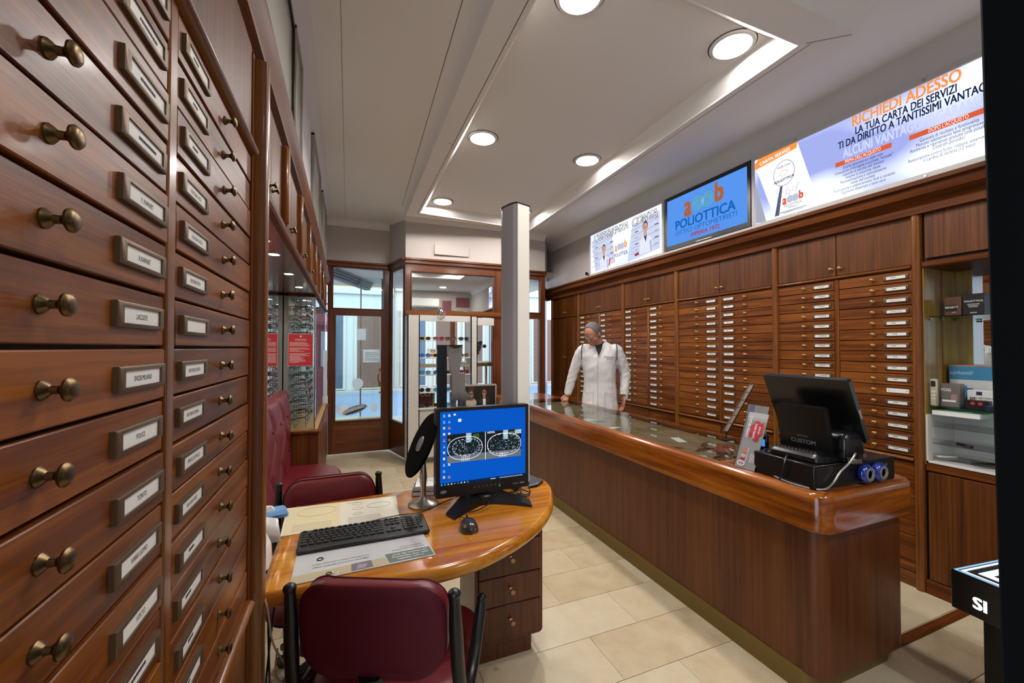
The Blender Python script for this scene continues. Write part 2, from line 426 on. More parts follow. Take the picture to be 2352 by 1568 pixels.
# recessed lamps
lampm = lit('lamp_diffuser', 'fffaf6', LAMP)
ring_me = mesh_only(MB().lathe([(.118, 0), (.121, -.003), (.117, -.011), (.100, -.012), (.089, -.005), (.089, 0)], M['white'], 40, cap=False).lathe([(.127, -.0004), (.119, -.0014)], plain('lamp_painted_shadow', '3a332c', .8), 40, cap=False), 'ring')  # thin dark outer ring is painted shadow around the trim
disc_me = mesh_only(MB().lathe([(.0895, -.001), (.0895, -.0055), (.05, -.0065), (.001, -.007)], lampm, 36), 'disc')
for x, y, wh in ((1.028, 3.19, 'over the aisle, second from the far end on the sofa side'), (1.041, 4.753, 'nearest the shop door'), (2.025, 1.675, 'large in the coffer corner nearest the camera'),
              (2.036, 3.21, 'in the middle of the coffer on the counter side'), (1.05, 1.715, 'cut by the top edge of the photo'), (2.05, 4.75, 'hidden behind the aluminium column')):
    t = thing('ceiling_lamp', 'round recessed ceiling lamp ' + wh, 'ceiling light', (x, y, zc), 0, 'recessed coffer lamps')
    put('trim_ring', ring_me, t); put('diffuser', disc_me, t)
for x, y, wh in ((.95, -.75, 'left one'), (2.2, -.75, 'right one')):  # unseen lamps added behind the camera to fill front-facing surfaces
    t = thing('ceiling_lamp', 'round fill lamp added behind the camera, ' + wh, 'ceiling light', (x, y, zt), 0, 'fill lamps added behind the camera')
    put('trim_ring', ring_me, t); put('diffuser', disc_me, t)

# ------------------------------------------------------------------ drawer cabinets
def knob_mesh(m, k=1.0):
    T = rotm('X', PI / 2)
    return mesh_only(MB().lathe([(.0105 * k, 0), (.0105 * k, .002 * k), (.0080 * k, .005 * k), (.0048 * k, .008 * k), (.0044 * k, .014 * k), (.0075 * k, .0175 * k), (.0120 * k, .0195 * k), (.0125 * k, .022 * k), (.010 * k, .0250 * k), (.005, .0265 * k), (.0008, .0268 * k)], m, 18, T), 'knob')
KNOB_L = knob_mesh(M['oldbrass'], .86); KNOB_R = knob_mesh(M['brass'], .98)
PW, PH = .126, .030
def holder_mesh(txt=None, dashes=0, tx=0.0, w=PW, h=PH, plate=False, rnd=0):
    b = MB()
    if plate:
        b.box(-w / 2, w / 2, -.003, 0, -h / 2 + .003, h / 2 - .003, M['card'], .001)
        for s in (-1, 1): b.cyl((s * (w / 2 - .012), -.0032, 0), (s * (w / 2 - .012), -.0028, 0), .0025, M['ink'], n=8)
        return mesh_only(b, 'plate')
    iw, ih = w * .395, h * .33
    d = .0068
    rings = []
    for X, Z, y in ((w / 2, h / 2, 0), (w / 2, h / 2, -d * .8), (w / 2 - .002, h / 2 - .002, -d), (iw, ih, -d), (iw, ih, -.0045)):
        rings.append([(-X, y, -Z), (X, y, -Z), (X, y, Z), (-X, y, Z)])
    b.loft(rings, M['bronze'], True, False)
    b.poly([(-iw, -.0045, -ih), (iw, -.0045, -ih), (iw, -.0045, ih), (-iw, -.0045, ih)], M['card'])
    if txt:
        b.text(txt, h * .30, (tx, -.0049, -.001), (1, 0, 0), (0, 0, 1), M['ink'], bold=.012, sx=.80)
    elif dashes:
        r = random.Random(rnd); x = -iw * .55 + r.random() * .01; n = r.randint(4, 8)
        for i in range(n):
            ww = .003 + r.random() * .004
            if x + ww > iw * .85: break
            b.box(x, x + ww, -.0050, -.0046, -.0018, .0018, M['ink']); x += ww + .0015
    return mesh_only(b, 'holder')
HOLD = [holder_mesh(dashes=1, rnd=i) for i in range(10)]
PLATE = holder_mesh(plate=True, w=.115, h=.032); HBLANK = holder_mesh()
def drawer_mesh(w, h):
    return mesh_only(MB().box(-w / 2, w / 2, -.002, .016, -h / 2, h / 2, M['wood_h'], .0016), 'drawer')
def cabinet(name, label, org, rz, width, cols, knob, labs, group, posts=(True, True), z0=.784, pitch=.0741, n=16, ztrim=1.965, zdoor=1.985, ztop=2.27, texts=None, tall=False, plate=None, depth=.35, dsplit=None, lower='drawers', doorw=None):
    """front faces local -y at y=0, local x runs to the right when you face the wall"""
    t = thing(name, label, 'cabinet', org, rz, group)
    R = ROOT[t.name]
    def P(nm, mb, par=None):
        o = mb.build(nm); o.parent = par or t; return o
    b = MB().box(0, width, .014, depth, .06, ztop + .02, M['dark']).box(.01, width - .01, .03, depth, 0, .06, M['dark'])
    P('carcass', b)
    pw = .045
    for k, on in enumerate(posts):
        if not on: continue
        x = 0 if k == 0 else width - pw
        b = MB(); prof = [(x, .014), (x, -.012), (x + .006, -.021), (x + .016, -.027), (x + pw - .016, -.027), (x + pw - .006, -.021), (x + pw, -.012), (x + pw, .014)]
        b.prism(prof, .0, ztop + .01, M['post']); P('post', b)
    xs0 = pw if posts[0] else 0.004; xs1 = width - (pw if posts[1] else .004)
    cw = (xs1 - xs0) / cols
    # rails
    for nm, za in (('rail', ztrim), ('rail', z0 - .028)):
        if tall and za < 1: continue
        b = MB(); n_ = 8
        b.prism([(.012, za)] + [(-.004 - .018 * math.sin(PI * i / n_), za + .011 - .011 * math.cos(PI * i / n_)) for i in range(n_ + 1)] + [(.012, za + .022)], xs0, xs1, M['trimw'], 'x'); P('rail', b)
    # upper doors
    nd = 2 if dsplit is None else dsplit
    dw = (xs1 - xs0) / nd
    dm = mesh_only(MB().box(-dw / 2 + .002, dw / 2 - .002, -.003, .016, 0, ztop - zdoor - .004, M['wood_v'], .0015), 'door')
    for k in range(nd):
        d = put('door', dm, t, (xs0 + dw * (k + .5), 0, zdoor + .002))
        s = 1 if k % 2 == 0 else -1
        put('knob', knob, d, (s * (dw / 2 - .028), -.003, .05))
    if tall:
        dm = mesh_only(MB().box(-dw / 2 + .002, dw / 2 - .002, -.003, .016, 0, ztrim - .76, M['wood_v'], .0015), 'tall_door')
        for k in range(nd):
            d = put('tall_door', dm, t, (xs0 + dw * (k + .5), 0, .755)); s = 1 if k % 2 == 0 else -1
            put('knob', knob, d, (s * (dw / 2 - .028), -.003, .55))
    else:
        for c in range(cols):
            wv = cw - (.026 if cols > 1 else 0)
            x = xs0 + cw * (c + .5) + (.013 if c else -.013) * (1 if cols > 1 else 0)
            x = xs0 + cw * (c + .5) + ((-.008 if c == 0 else .008) if cols > 1 else 0)
            wv = cw - .018
            dm = drawer_mesh(wv, pitch - .0046)
            for r in range(n):
                j = r * 7 + c * 3
                jit = ((j * 37) % 11 - 5) * .0003
                d = put('drawer', dm, t, (x, jit * 1.2, z0 + pitch * (r + .5)))
                put('knob', knob, d, (0, -.002, 0))
                rr = n - 1 - r      # row counted from the top
                hm = HOLD[(j * 5 + c) % 10]
                if texts and (c, rr) in texts:
                    tt = texts[(c, rr)]; hm = HBLANK if tt == '' else holder_mesh(txt=tt)
                if plate and (c, rr) == plate: hm = PLATE
                lx = (wv / 2 - PW / 2 - .016) * labs[c]
                put('label_holder' if hm is not PLATE else 'label_plate', hm, d, (lx, -.002, jit))
        if cols == 2:
            xc = xs0 + cw
            P('divider', MB().box(xc - .015, xc + .015, -.004, .014, z0 - .006, ztrim, M['post'], .003))
    # lower part
    zl = z0 - .03
    if lower:
        k = 3; hh = (zl - .085) / k
        for c in range(max(cols, 1) if not tall else 2):
            cwid = (xs1 - xs0) / (cols if not tall else 2)
            dm = mesh_only(MB().box(-cwid / 2 + .004, cwid / 2 - .004, -.002, .016, .002, hh - .002, M['wood_h'], .0015), 'lower_drawer')
            for r in range(k):
                d = put('lower_drawer', dm, t, (xs0 + cwid * (c + .5), 0, .085 + hh * r))
                put('knob', knob, d, (0, -.002, hh / 2))
    P('plinth', MB().box(xs0, xs1, -.004, .014, 0.0, .083, M['trimw'], .003))
    return t

LT = {(0, 7): 'LACOSTE' , (0, 6): 'X.KARNET', (0, 5): 'KARNET', (0, 8): '', (1, 8): 'RAY-BAN VISTA'}
# rows from the top; the joint at eye height is seven rows down
texts = {(0, 4): 'V. KARNET', (0, 5): 'X.KARNET', (0, 6): 'LACOSTE', (0, 7): 'SNOB MILANO', (0, 8): 'POLICE', (0, 9): 'TONTO', (0, 10): 'VARIE UOMO', (0, 11): 'VOLTO',
         (1, 3): 'RAY-BAN VISTA', (1, 4): 'RAY-BAN VISTA', (1, 5): 'RAY-BAN VISTA', (1, 6): '', (1, 7): 'RAY-BAN JUNIOR', (1, 8): 'RAY-BAN DONNA', (1, 9): 'PERSOL METALLO', (1, 10): 'RAY-BAN SOLE'}
texts = {(c, r): v for (c, r), v in texts.items()}
cabinet('drawer_cabinet', 'tall wooden drawer cabinet filling the left foreground with brass knobs and framed labels', (XL, .215, 0), PI / 2, 1.08, 2, KNOB_L, (1, -1), 'wall cabinets with small drawers',
        posts=(False, False), texts=texts, ztrim=1.972, zdoor=1.994)
# big post between the near drawers and the sofa niche
b = MB(); b.prism([(-.42, 1.296), (-.240, 1.296), (-.240, 1.374), (-.42, 1.374)], 0, 2.26, M['front']); b.prism([(-.240, 1.326), (-.225, 1.324), (-.213, 1.330), (-.207, 1.342), (-.208, 1.356), (-.217, 1.369), (-.235, 1.3745), (-.240, 1.3745)], 0, 2.26, M['post'])
tag(b.build('cabinet_post', origin=(-.3, 1.33, 0)), 'thick rounded wooden post between the left drawers and the sofa niche', 'post')

rb = [('five', 5.315, 6.13, True, (1, 1), None), ]
RG = 'wall cabinets with small drawers'
P16 = dict(z0=.788, pitch=.0714, ztrim=1.934, zdoor=1.957, ztop=2.275)
cabinet('drawer_cabinet', 'wooden wall cabinet of drawers nearest the glass shelf niche, one label a bare white plate', (XR, 2.297, 0), -PI / 2, .93, 2, KNOB_R, (1, 1), RG, posts=(True, True), plate=(1, 10), texts={(1, 2): 'METALLO UOMO', (1, 3): 'METALLO UOMO'}, **P16)
cabinet('drawer_cabinet', 'wooden wall cabinet of drawers behind the folded display leaf, labels meeting at its middle', (XR, 3.364, 0), -PI / 2, 1.067, 2, KNOB_R, (1, -1), RG, posts=(True, False), **P16)
cabinet('drawer_cabinet', 'wooden wall cabinet of drawers immediately right of the man in the white coat', (XR, 4.262, 0), -PI / 2, .898, 2, KNOB_R, (-1, -1), RG, posts=(True, False), **P16)
cabinet('drawer_cabinet', 'wooden wall cabinet of drawers hidden behind the man in the white coat', (XR, 5.318, 0), -PI / 2, 1.056, 2, KNOB_R, (-1, -1), RG, posts=(True, False), **P16)
cabinet('cupboard', 'tall wooden cupboard with plain doors in the far corner, left of the man', (XR, 6.16, 0), -PI / 2, .842, 2, KNOB_R, (-1, -1), None, posts=(True, False), tall=True, **P16)
# right cornice under the lit panels
M['trimy'] = wood('rail_wood_long', '46210c', '603110', '764218', 'y', .5, .0, 22, .4, .03); M['trimy'].node_tree.nodes['Principled BSDF'].inputs['Specular IOR Level'].default_value = .14
b = MB()
b.prism([(XR + .01, 2.255), (XR - .035, 2.255), (XR - .035, 2.30), (XR - .055, 2.325), (XR - .10, 2.345), (XR - .11, 2.375), (XR - .11, 2.395), (XR - .135, 2.40), (XR - .135, 2.425), (XR + .01, 2.425)], -1.5, 6.36, M['trimy'], 'y')
tag(b.build('cornice', origin=(XR, 3, 2.26)), 'long moulded wooden cornice above the right wall cabinets', 'cornice')
M['soffit'] = wood('soffit_gloss_wood', '4a2210', '5c2e14', '6c3a1a', 'y', .16, .35, 10, .4, .02)
# ------------------------------------------------------------------ left side beyond the post: overhead cupboards, niche, sofa
# overhead run: one cupboard per pair of doors
ys = [1.374, 1.90, 2.47, 3.04, 3.61, 4.18, 4.75, 5.32, 5.90]
names = ['directly behind the big post', 'second from the big post', 'third from the big post', 'fourth from the big post', 'fifth from the big post', 'sixth from the big post', 'last but one before the shop door', 'last before the shop door']
for i in range(8):
    y0, y1 = ys[i], ys[i + 1]; w = y1 - y0
    t = thing('overhead_cupboard', 'small overhead wooden cupboard above the sofa niche, ' + names[i], 'cupboard', (XL, y0, 1.915), PI / 2, 'overhead cupboards over the niche')
    def P(nm, mb, par=None):
        o = mb.build(nm); o.parent = par or t; return o
    P('carcass', MB().box(0, w, .014, .25, .03, .36, M['dark']))
    if i < 7: P('post', MB().box(w - .05, w + .01, -.028, .014, .03, .345, M['post'], .008))
    dw = (w - (.05 if i < 7 else 0)) / 2
    for k in range(2):
        d = P('door', MB(Matrix.Translation((dw * (k + .5), 0, .04))).box(-dw / 2 + .002, dw / 2 - .002, -.003, .014, 0, .30, M['wood_v'], .0015))
        kn = put('knob', KNOB_L, d, (dw * (k + .5) + (1 if k == 0 else -1) * (dw / 2 - .028), -.003, .085))
MB().box(-.52, XL + .0, 1.374, 5.9, 1.915, 1.945, M['soffit']).build('soffit_board', label='glossy dark wooden soffit under the overhead cupboards on the left', cat='soffit', origin=(-.4, 3, 1.915))
b = MB(); b.prism([(XL - .01, 1.912), (XL + .012, 1.912), (XL + .018, 1.920), (XL + .018, 1.938), (XL + .01, 1.948), (XL - .01, 1.948)], 1.374, 5.9, M['trimy'], 'y')
b.build('edge_rail', label='shiny rail along the bottom edge of the overhead cupboards', cat='rail', origin=(XL, 3, 1.91))
# left cornice
b = MB()
b.prism([(XL - .15, 2.255), (XL - .003, 2.255), (XL + .0, 2.275), (XL + .02, 2.285), (XL + .022, 2.30), (XL + .034, 2.315), (XL + .036, 2.33), (XL + .046, 2.345), (XL + .046, 2.36), (XL - .15, 2.36)], .2, 5.93, M['trimy'], 'y')
tag(b.build('cornice', origin=(XL, 3, 2.26)), 'long moulded wooden cornice above the left drawers and overhead cupboards', 'cornice')
# big door above the near drawers is part of the first cabinet; framed pictures standing on the cornice against the wall
pm = plain('picture_pale', 'b9bdb4', .25, coat=.5); fd = plain('frame_dark', '20140f', .4); fp = plain('frame_pale', '9a948c', .4)
for y0, y1, z1, fr, lab in ((1.0, 2.12, 2.935, fd, 'large pale picture in a thin dark frame above the left cornice'), (2.17, 2.50, 2.985, fp, 'narrow pale framed picture just behind the dark framed one'),
                            (3.36, 4.22, 3.05, fp, 'pale framed picture high above the middle of the left cornice'), (4.62, 5.45, 3.07, fp, 'pale framed picture above the left cornice nearest the shop door')):
    t = thing('framed_picture', lab, 'picture', (-.24, (y0 + y1) / 2, 2.36))
    b = MB(); w = .018
    for a in ((y0, y1, z1 - w, z1), (y0, y1, 2.36, 2.36 + w), (y0, y0 + w, 2.36, z1), (y1 - w, y1, 2.36, z1)):
        b.box(-.249, -.226, a[0], a[1], a[2], a[3], fr, .002)
    b.build('frame', t); MB().box(-.247, -.238, y0 + w, y1 - w, 2.36 + w, z1 - w, pm).build('picture', t)

# niche mirror, lamps
MB().box(-.515, -.50, 1.374, 5.85, 1.0, 1.915, M['mirror']).build('wall_mirror', label='wide mirror panel at the back of the sofa niche', cat='mirror', origin=(-.5, 3, 1.0))
hal = lit('halogen_glow', 'ffe6b8', 60); hal2 = lit('halogen_glow_case', 'fff0d0', 260)
for i, y in enumerate((1.75, 2.03, 2.32, 2.9, 3.5)):
    t = thing('spot_lamp', 'round halogen spot in the dark soffit above the sofa, %s from the big post' % ['first', 'second', 'third', 'fourth', 'fifth'][i], 'spotlight', (-.335, y, 1.915), 0, 'halogen spots in the niche soffit')
    b = MB(Matrix.Translation((-.335, y, 1.915))); b.lathe([(.034, 0), (.034, -.004), (.026, -.004), (.026, .0)], M['chrome'], 24, cap=False); b.build('ring', t)
    b = MB(Matrix.Translation((-.335, y, 1.915))); b.lathe([(.025, -.001), (.012, -.003), (.0005, -.0032)], hal, 20); b.build('bulb', t)

# tufted sofa
t = thing('sofa', 'long buttoned dark red leather bench sofa built into the left niche', 'sofa', (-.3, 2.7, 0))
ys0, ys1 = 2.72, 3.97
def tuft(y, z):
    a = (y / .46 + z / .42); c = (y / .46 - z / .42)
    fa = abs((a % 1) - .5) * 2; fc = abs((c % 1) - .5) * 2
    return min(1, (1 - fa ** 6)) * min(1, (1 - fc ** 6))
NY, NZ = 84, 36
b = MB(); V = []; F = []
for i in range(NY + 1):
    y = ys0 + (ys1 - ys0) * i / NY
    for k in range(NZ + 1):
        s = k / NZ
        if s < .8:
            z = .44 + (1.04 - .44) * s / .8; x = -.445 - .02 * s; n = 1
        else:
            q = (s - .8) / .2; z = 1.04 + .055 * math.sin(q * PI / 2); x = -.461 - .045 * (1 - math.cos(q * PI / 2)); n = 1 - q
        x += .022 * tuft(y, z) * n
        V.append((x, y, z))
for i in range(NY):
    for k in range(NZ):
        a = i * (NZ + 1) + k; F.append((a, a + NZ + 1, a + NZ + 2, a + 1))
b.add(V, F, M['leather']); b.build('backrest', t, ang=1.2)
b = MB()
seat = [(-.46, ys0), (-.02, ys0), (-.02, 3.55), (-.03, 3.70), (-.06, 3.82), (-.12, 3.90), (-.20, 3.945), (-.30, 3.96), (-.46, 3.96)]
rings = []
for d, z in ((.02, .30), (0, .32), (0, .42), (.008, .44), (.025, .452), (.05, .458)):
    rings.append([(x, y, z) for x, y in inset(seat, d)])
b.loft(rings, M['leather']); b.build('seat', t, ang=1.0)
MB().box(-.46, -.08, ys0, 3.9, 0, .30, M['wood_y']).build('base', t)
bt = mesh_only(MB().ell((0, 0, 0), (.006, .011, .011), M['leather'], 10, 6), 'button')
for i in range(4):
    for k in range(2):
        o = put('button', bt, t, (-.3 + .3 - .432 + .3, 0, 0)); o.location = (-.432 + .3, 2.72 + .17 + .34 * i - (.17 if k else 0) - 2.7 + .0, .60 + .30 * k)

# ------------------------------------------------------------------ eyewear
def eyewear_meshes(fc, lc, shape='round', k=1.0, side=None):
    """front frame, lens, temple; front in the xz plane looking to -y"""
    fm = plain('eyewear_frame_' + fc, fc, .25, .2, .5); lm = plain('eyewear_lens_' + lc, lc, .05, 0, .6, alpha=None) if lc != 'clear' else M['acryl']
    def outline(s):
        P = []
        for i in range(18):
            a = 2 * PI * i / 18; c, sn = math.cos(a), math.sin(a)
            if shape == 'round': x, z = .023 * c, .020 * sn
            elif shape == 'aviator': x, z = .027 * c * (1 - .12 * (sn < 0) * -sn), .022 * sn - .002 * c * s
            else: x, z = .026 * math.copysign(abs(c) ** .55, c), .018 * math.copysign(abs(sn) ** .6, sn)
            P.append(((x + s * .033) * k, (-.004 * ((x + s * .033) / .06) ** 2 * -3) * k, z * k))
        return P
    b = MB()
    r = .0028 * k if shape != 'aviator' else .0016 * k
    for s in (-1, 1): b.tube(outline(s), r, fm, 5, closed=True)
    b.tube([(-.010 * k, 0, .006 * k), (0, -.002 * k, .009 * k), (.010 * k, 0, .006 * k)], r, fm, 5)
    for s in (-1, 1): b.tube([(s * .056 * k, .008 * k, .008 * k), (s * .066 * k, .012 * k, .008 * k)], r * 1.2, fm, 5)
    fr = mesh_only(b, 'frame')
    L = {}
    for s in (-1, 1):
        P = outline(s); L[s] = mesh_only(MB().add([(p[0], p[1] - .0004, p[2]) for p in P] + [(p[0], p[1] + .001, p[2]) for p in P], [tuple(range(18))[::-1], tuple(range(18, 36))], lm), 'lens')
    tp = mesh_only(MB().tube([(0, 0, 0), (0, .09 * k, 0), (0, .115 * k, -.004 * k), (0, .14 * k, -.022 * k)], r * 1.1, fm, 5), 'temple')
    return fr, L, tp, k
EW = {}
def eyewear(style, loc, rot, label, group=None, folded=False, cat='glasses'):
    if style not in EW: EW[style] = eyewear_meshes(*style)
    fr, L, tp, k = EW[style]
    t = thing('eyeglasses' if style[1] == 'clear' else 'sunglasses', label, cat, loc, 0, group); t.rotation_euler = rot
    put('frame', fr, t)
    for s in (-1, 1):
        put('lens', L[s], t)
        put('temple', tp, t, (s * .066 * k, .012 * k, .008 * k), (0, 0, s * (PI / 2 + .1) if folded else s * -.04))
    return t

# ------------------------------------------------------------------ glass case with frames on rods
t = thing('display_case', 'lit glass cabinet full of spectacle frames beyond the red sofa', 'display case', (-.35, 4.9, 0))
cx0, cx1, cy0, cy1 = -.465, XL - .005, 3.99, 5.85
MB().box(cx0, cx1 + .03, cy0 + .0, cy1, .09, .70, M['wood_v'], .002).build('base_cabinet', t)
MB().box(cx0, cx1 + .02, cy0 + .01, cy1, 0, .09, M['dark']).build('plinth', t)
MB().box(cx0, cx1 + .045, cy0 - .015, cy1 + .01, .70, .73, M['trimy'], .008).build('ledge', t)
MB().box(cx0 + .005, cx1 + .02, cy0 + .005, cy1, .73, .742, plain('case_floor_oak', 'b98a52', .5)).build('case_floor', t)
MB().box(cx0, cx1, cy0, cy0 + .006, .742, 1.905, M['glass']).build('side_pane', t)
for k in range(3):
    y0 = cy0 + .006 + (cy1 - cy0) * k / 3
    MB().box(cx1 - .006, cx1, y0, y0 + (cy1 - cy0) / 3 - .004, .742, 1.905, M['glass']).build('front_pane', t)
MB().box(cx0, cx1, cy0 - .002, cy1, 1.895, 1.912, M['front']).build('top_rail', t)
MB().box(cx1 - .008, cx1 + .001, cy0 - .002, cy0 + .004, .742, 1.9, M['steel']).build('corner_strip', t)
MB().box(cx0 - .03, cx0 + .004, cy0, cy1, .74, 1.9, plain('case_back', '8d8b86', .3, .3)).build('back_panel', t)
rod = mesh_only(MB().cyl((0, 0, .745), (0, 0, 1.895), .004, M['chrome'], n=8), 'rod')
clip = MB()
for j in range(26): clip.box(-.006, .018, -.004, .004, .80 + .04 * j, .803 + .04 * j, M['white'])
clipm = mesh_only(clip, 'clip_row')
for j in range(8):
    for kx in (cx0 + .05, cx0 + .14):
        o = put('rod', rod, t, (kx + .35, cy0 + .06 + .16 * j - 4.9, 0))
        put('clip_row', clipm, o)
# small spots in the case
for j, y in enumerate((4.25, 4.75, 5.25)):
    q = thing('spot_lamp', 'tiny halogen spot under the lid of the glass case, %s' % ['nearest the sofa', 'middle one', 'nearest the shop door'][j], 'spotlight', (-.36, y, 1.895), 0, 'halogen spots in the glass case')
    b = MB(Matrix.Translation((-.36, y, 1.895))); b.lathe([(.022, 0), (.022, -.004), (.016, -.004), (.016, 0)], M['chrome'], 18, cap=False); b.build('ring', q)
    b = MB(Matrix.Translation((-.36, y, 1.895))); b.lathe([(.0155, -.001), (.0005, -.002)], hal2, 16); b.build('bulb', q)
st = [('1a1a1c', 'clear', 'square'), ('2a1a12', '4a2f20', 'square'), ('6a1f2c', 'clear', 'round'), ('26303a', '3a4650', 'aviator'), ('101214', '22282c', 'round')]
rnd = random.Random(3)
for c in range(4):
    for r in range(14):
        z = .83 + .075 * r
        eyewear(st[rnd.randint(0, 4)], (cx0 + .15, cy0 + .10 + .17 * c + rnd.uniform(-.01, .01), z), (rnd.uniform(-.15, .05), rnd.uniform(-.1, .1), PI / 2 + rnd.uniform(-.2, .2)),
                'spectacle frame hung on the clip rods inside the glass case', 'frames on rods in the glass case')
# red notice on the side pane
t = thing('notice_sheet', 'red notice sheet with small white text on the glass case', 'notice', (-.365, 3.985, 1.294))
red = plain('notice_red', 'c22a34', .6); wht = plain('print_white', 'e9e4e0', .6)
MB().box(-.462, -.268, 3.984, 3.9875, 1.294, 1.574, wht).build('sheet', t)
b = MB(); b.box(-.459, -.271, 3.983, 3.9841, 1.297, 1.571, red); b.build('red_field', t)
b = MB(); rr = random.Random(5)
b.box(-.372, -.358, 3.9825, 3.9831, 1.545, 1.558, wht, .0)
for i in range(22):
    z = 1.525 - i * .0095
    if i in (2, 7, 12): continue
    w = rr.uniform(.07, .165) if i not in (0, 1) else .09
    x0 = -.45 if i > 1 else -.365 - w / 2
    b.box(x0, x0 + w, 3.9825, 3.9831, z, z + (.0028), wht)
b.build('print_lines', t)
# pale poster and perforated white stand between case and door
t = thing('poster_panel', 'narrow white poster panel squeezed between glass case and shop door', 'poster', (-.19, 5.93, .9))
MB().box(-.262, -.228, 5.86, 5.98, 0.82, 1.42, plain('poster_white', 'cfd2d6', .5)).build('panel', t)
MB().box(-.2275, -.227, 5.88, 5.96, 1.05, 1.28, plain('poster_dark', '2b2f36', .5)).build('picture', t)
MB().box(-.262, -.222, 5.86, 6.0, 0, .82, M['white'], .003).build('plinth', t)

# ------------------------------------------------------------------ shopfront
def framed(name, ax, ay, bx, by, z0, z1, panes, mull=.05, th=.06, label=None, kind='structure', solid=None, m=None):
    """wooden frame along a-b with openings listed as (u0,u1,z0,z1,material); wood fills the rest by strips"""
    L = math.hypot(bx - ax, by - ay); a = math.atan2(by - ay, bx - ax)
    T = Matrix.Translation((ax, ay, 0)) @ rotm('Z', a)
    o = bpy.data.objects.new(name, None); COL.objects.link(o); o.location = (ax, ay, 0); o.rotation_euler = (0, 0, a); o.empty_display_size = .1
    tag(o, kind=kind); ROOT[o.name] = T
    us = sorted({0, L} | {p[0] for p in panes} | {p[1] for p in panes}); zs = sorted({z0, z1} | {p[2] for p in panes} | {p[3] for p in panes})
    b = MB(T)
    for u0, u1 in zip(us[:-1], us[1:]):
        z = z0; run = None
        for za, zb_ in zip(zs[:-1], zs[1:]):
            um, zm = (u0 + u1) / 2, (za + zb_) / 2
            hole = any(p[0] < um < p[1] and p[2] < zm < p[3] for p in panes)
            if not hole: b.box(u0, u1, 0, th, za, zb_, M['front'] if (u1 - u0) < .3 else M['fronth'])
    for p in panes:      # raised bead round each opening
        w = .014
        for q in ((p[0] - w, p[1] + w, p[3], p[3] + w), (p[0] - w, p[1] + w, p[2] - w, p[2]), (p[0] - w, p[0], p[2], p[3]), (p[1], p[1] + w, p[2], p[3])):
            b.box(q[0], q[1], -.012, 0.0, q[2], q[3], M['front'], .004)
    fr = b.build('frame'); fr.parent = o
    fr.data.transform(T.inverted())
    for p in panes:
        g = MB().box(p[0], p[1], th * .45, th * .45 + .006, p[2], p[3], p[4]).build('mirror_pane' if p[4] is M['mirror'] else 'glass_pane'); g.parent = o
    return o, T
def cornice_run(P, z0, z1, name, label, out=.05):
    b = MB(); n = len(P)
    for i in range(n - 1):
        (ax, ay), (bx, by) = P[i], P[i + 1]; L = math.hypot(bx - ax, by - ay); a = math.atan2(by - ay, bx - ax); T = Matrix.Translation((ax, ay, 0)) @ rotm('Z', a)
        e0 = -.01; e1 = L + .01
        b.box(e0, e1, -out, .05, z1 - .028, z1, M['fronth'], .004, T)
        b.box(e0, e1, -out * .6, .05, z0, z1 - .028, M['fronth'], .004, T)
    return tag(b.build(name, origin=(P[0][0], P[0][1], z0)), label, 'cornice')
G = M['glass']
# left door leaf (fixed transom above)
o, T = framed('door_1', -.235, 6.05, .565, 6.05, 0.02, 2.58, [(.07, .715, 1.995, 2.545, G), (.105, .69, .465, 1.895, G)])
hd = MB(T)
hd.tube([(.675, -.012, .935), (.675, -.05, .945), (.655, -.085, .99), (.645, -.09, 1.04), (.655, -.085, 1.10), (.675, -.05, 1.14), (.675, -.012, 1.15)], .012, M['brass'], 10)
for z in (.935, 1.15): hd.cyl((.675, 0, z), (.675, -.014, z), .022, M['brass'], n=14)
hd.cyl((.675, 0, .83), (.675, -.008, .83), .014, M['brass'], n=12)
h = hd.build('door_handle'); h.parent = o; h.data.transform(T.inverted())
sw = paper_translucent('sticker_white', 'f4f4f4'); sg = paper_translucent('sticker_grey', 'a8abae')
b = MB(T); b.box(.37, .49, .028, .030, 1.56, 1.72, sw); q = b.build('paper_note'); q.parent = o; q.data.transform(T.inverted())
b = MB(T); b.box(.455, .69, .028, .030, 1.25, 1.43, sw)
for k in range(5): b.box(.48, .66 - .02 * (k % 3), .0270, .0280, 1.28 + .025 * k, 1.286 + .025 * k, sg)
q = b.build('paper_note'); q.parent = o; q.data.transform(T.inverted())
b = MB(T); b.prism([(.385 + .075 * math.cos(2 * PI * i / 28), .96 + .075 * math.sin(2 * PI * i / 28)) for i in range(28)], .028, .030, sw, 'y'); q = b.build('round_sticker'); q.parent = o; q.data.transform(T.inverted())
b = MB(T)
def decal_b(cx, cz, s, k):
    pts = [(cx + k * s * math.cos(a), cz + s * math.sin(a)) for a in [2 * PI * i / 20 for i in range(20)]]
    b.prism(pts, .026, .028, sw, 'y')
decal_b(.20, .60, .075, 1); decal_b(.60, .62, .06, .8)
b.prism([(.35 + .16 * math.cos(a) , .60 + .055 * math.sin(a) + .045 * math.cos(a)) for a in [2 * PI * i / 26 for i in range(26)]], .0265, .0285, sg, 'y')
for k in range(3): b.prism([(.35 + .13 * math.cos(a), .60 + .012 * math.sin(a) + .04 * math.cos(a) + .02 * (k - 1)) for a in [2 * PI * i / 16 for i in range(16)]], .0245, .026, M['ink'] if k == 0 else sw, 'y')
b.text('Al servizio della vostra visione', .036, (.40, .0255, .505), (-1, 0, 0), (0, 0, 1), sw, bold=.01)
q = b.build('window_decal'); q.parent = o; q.data.transform(T.inverted())
# angled side light
framed('window_1', .565, 6.05, .712, 5.50, .02, 2.58, [(.06, .52, .46, 2.50, G)], th=.03)
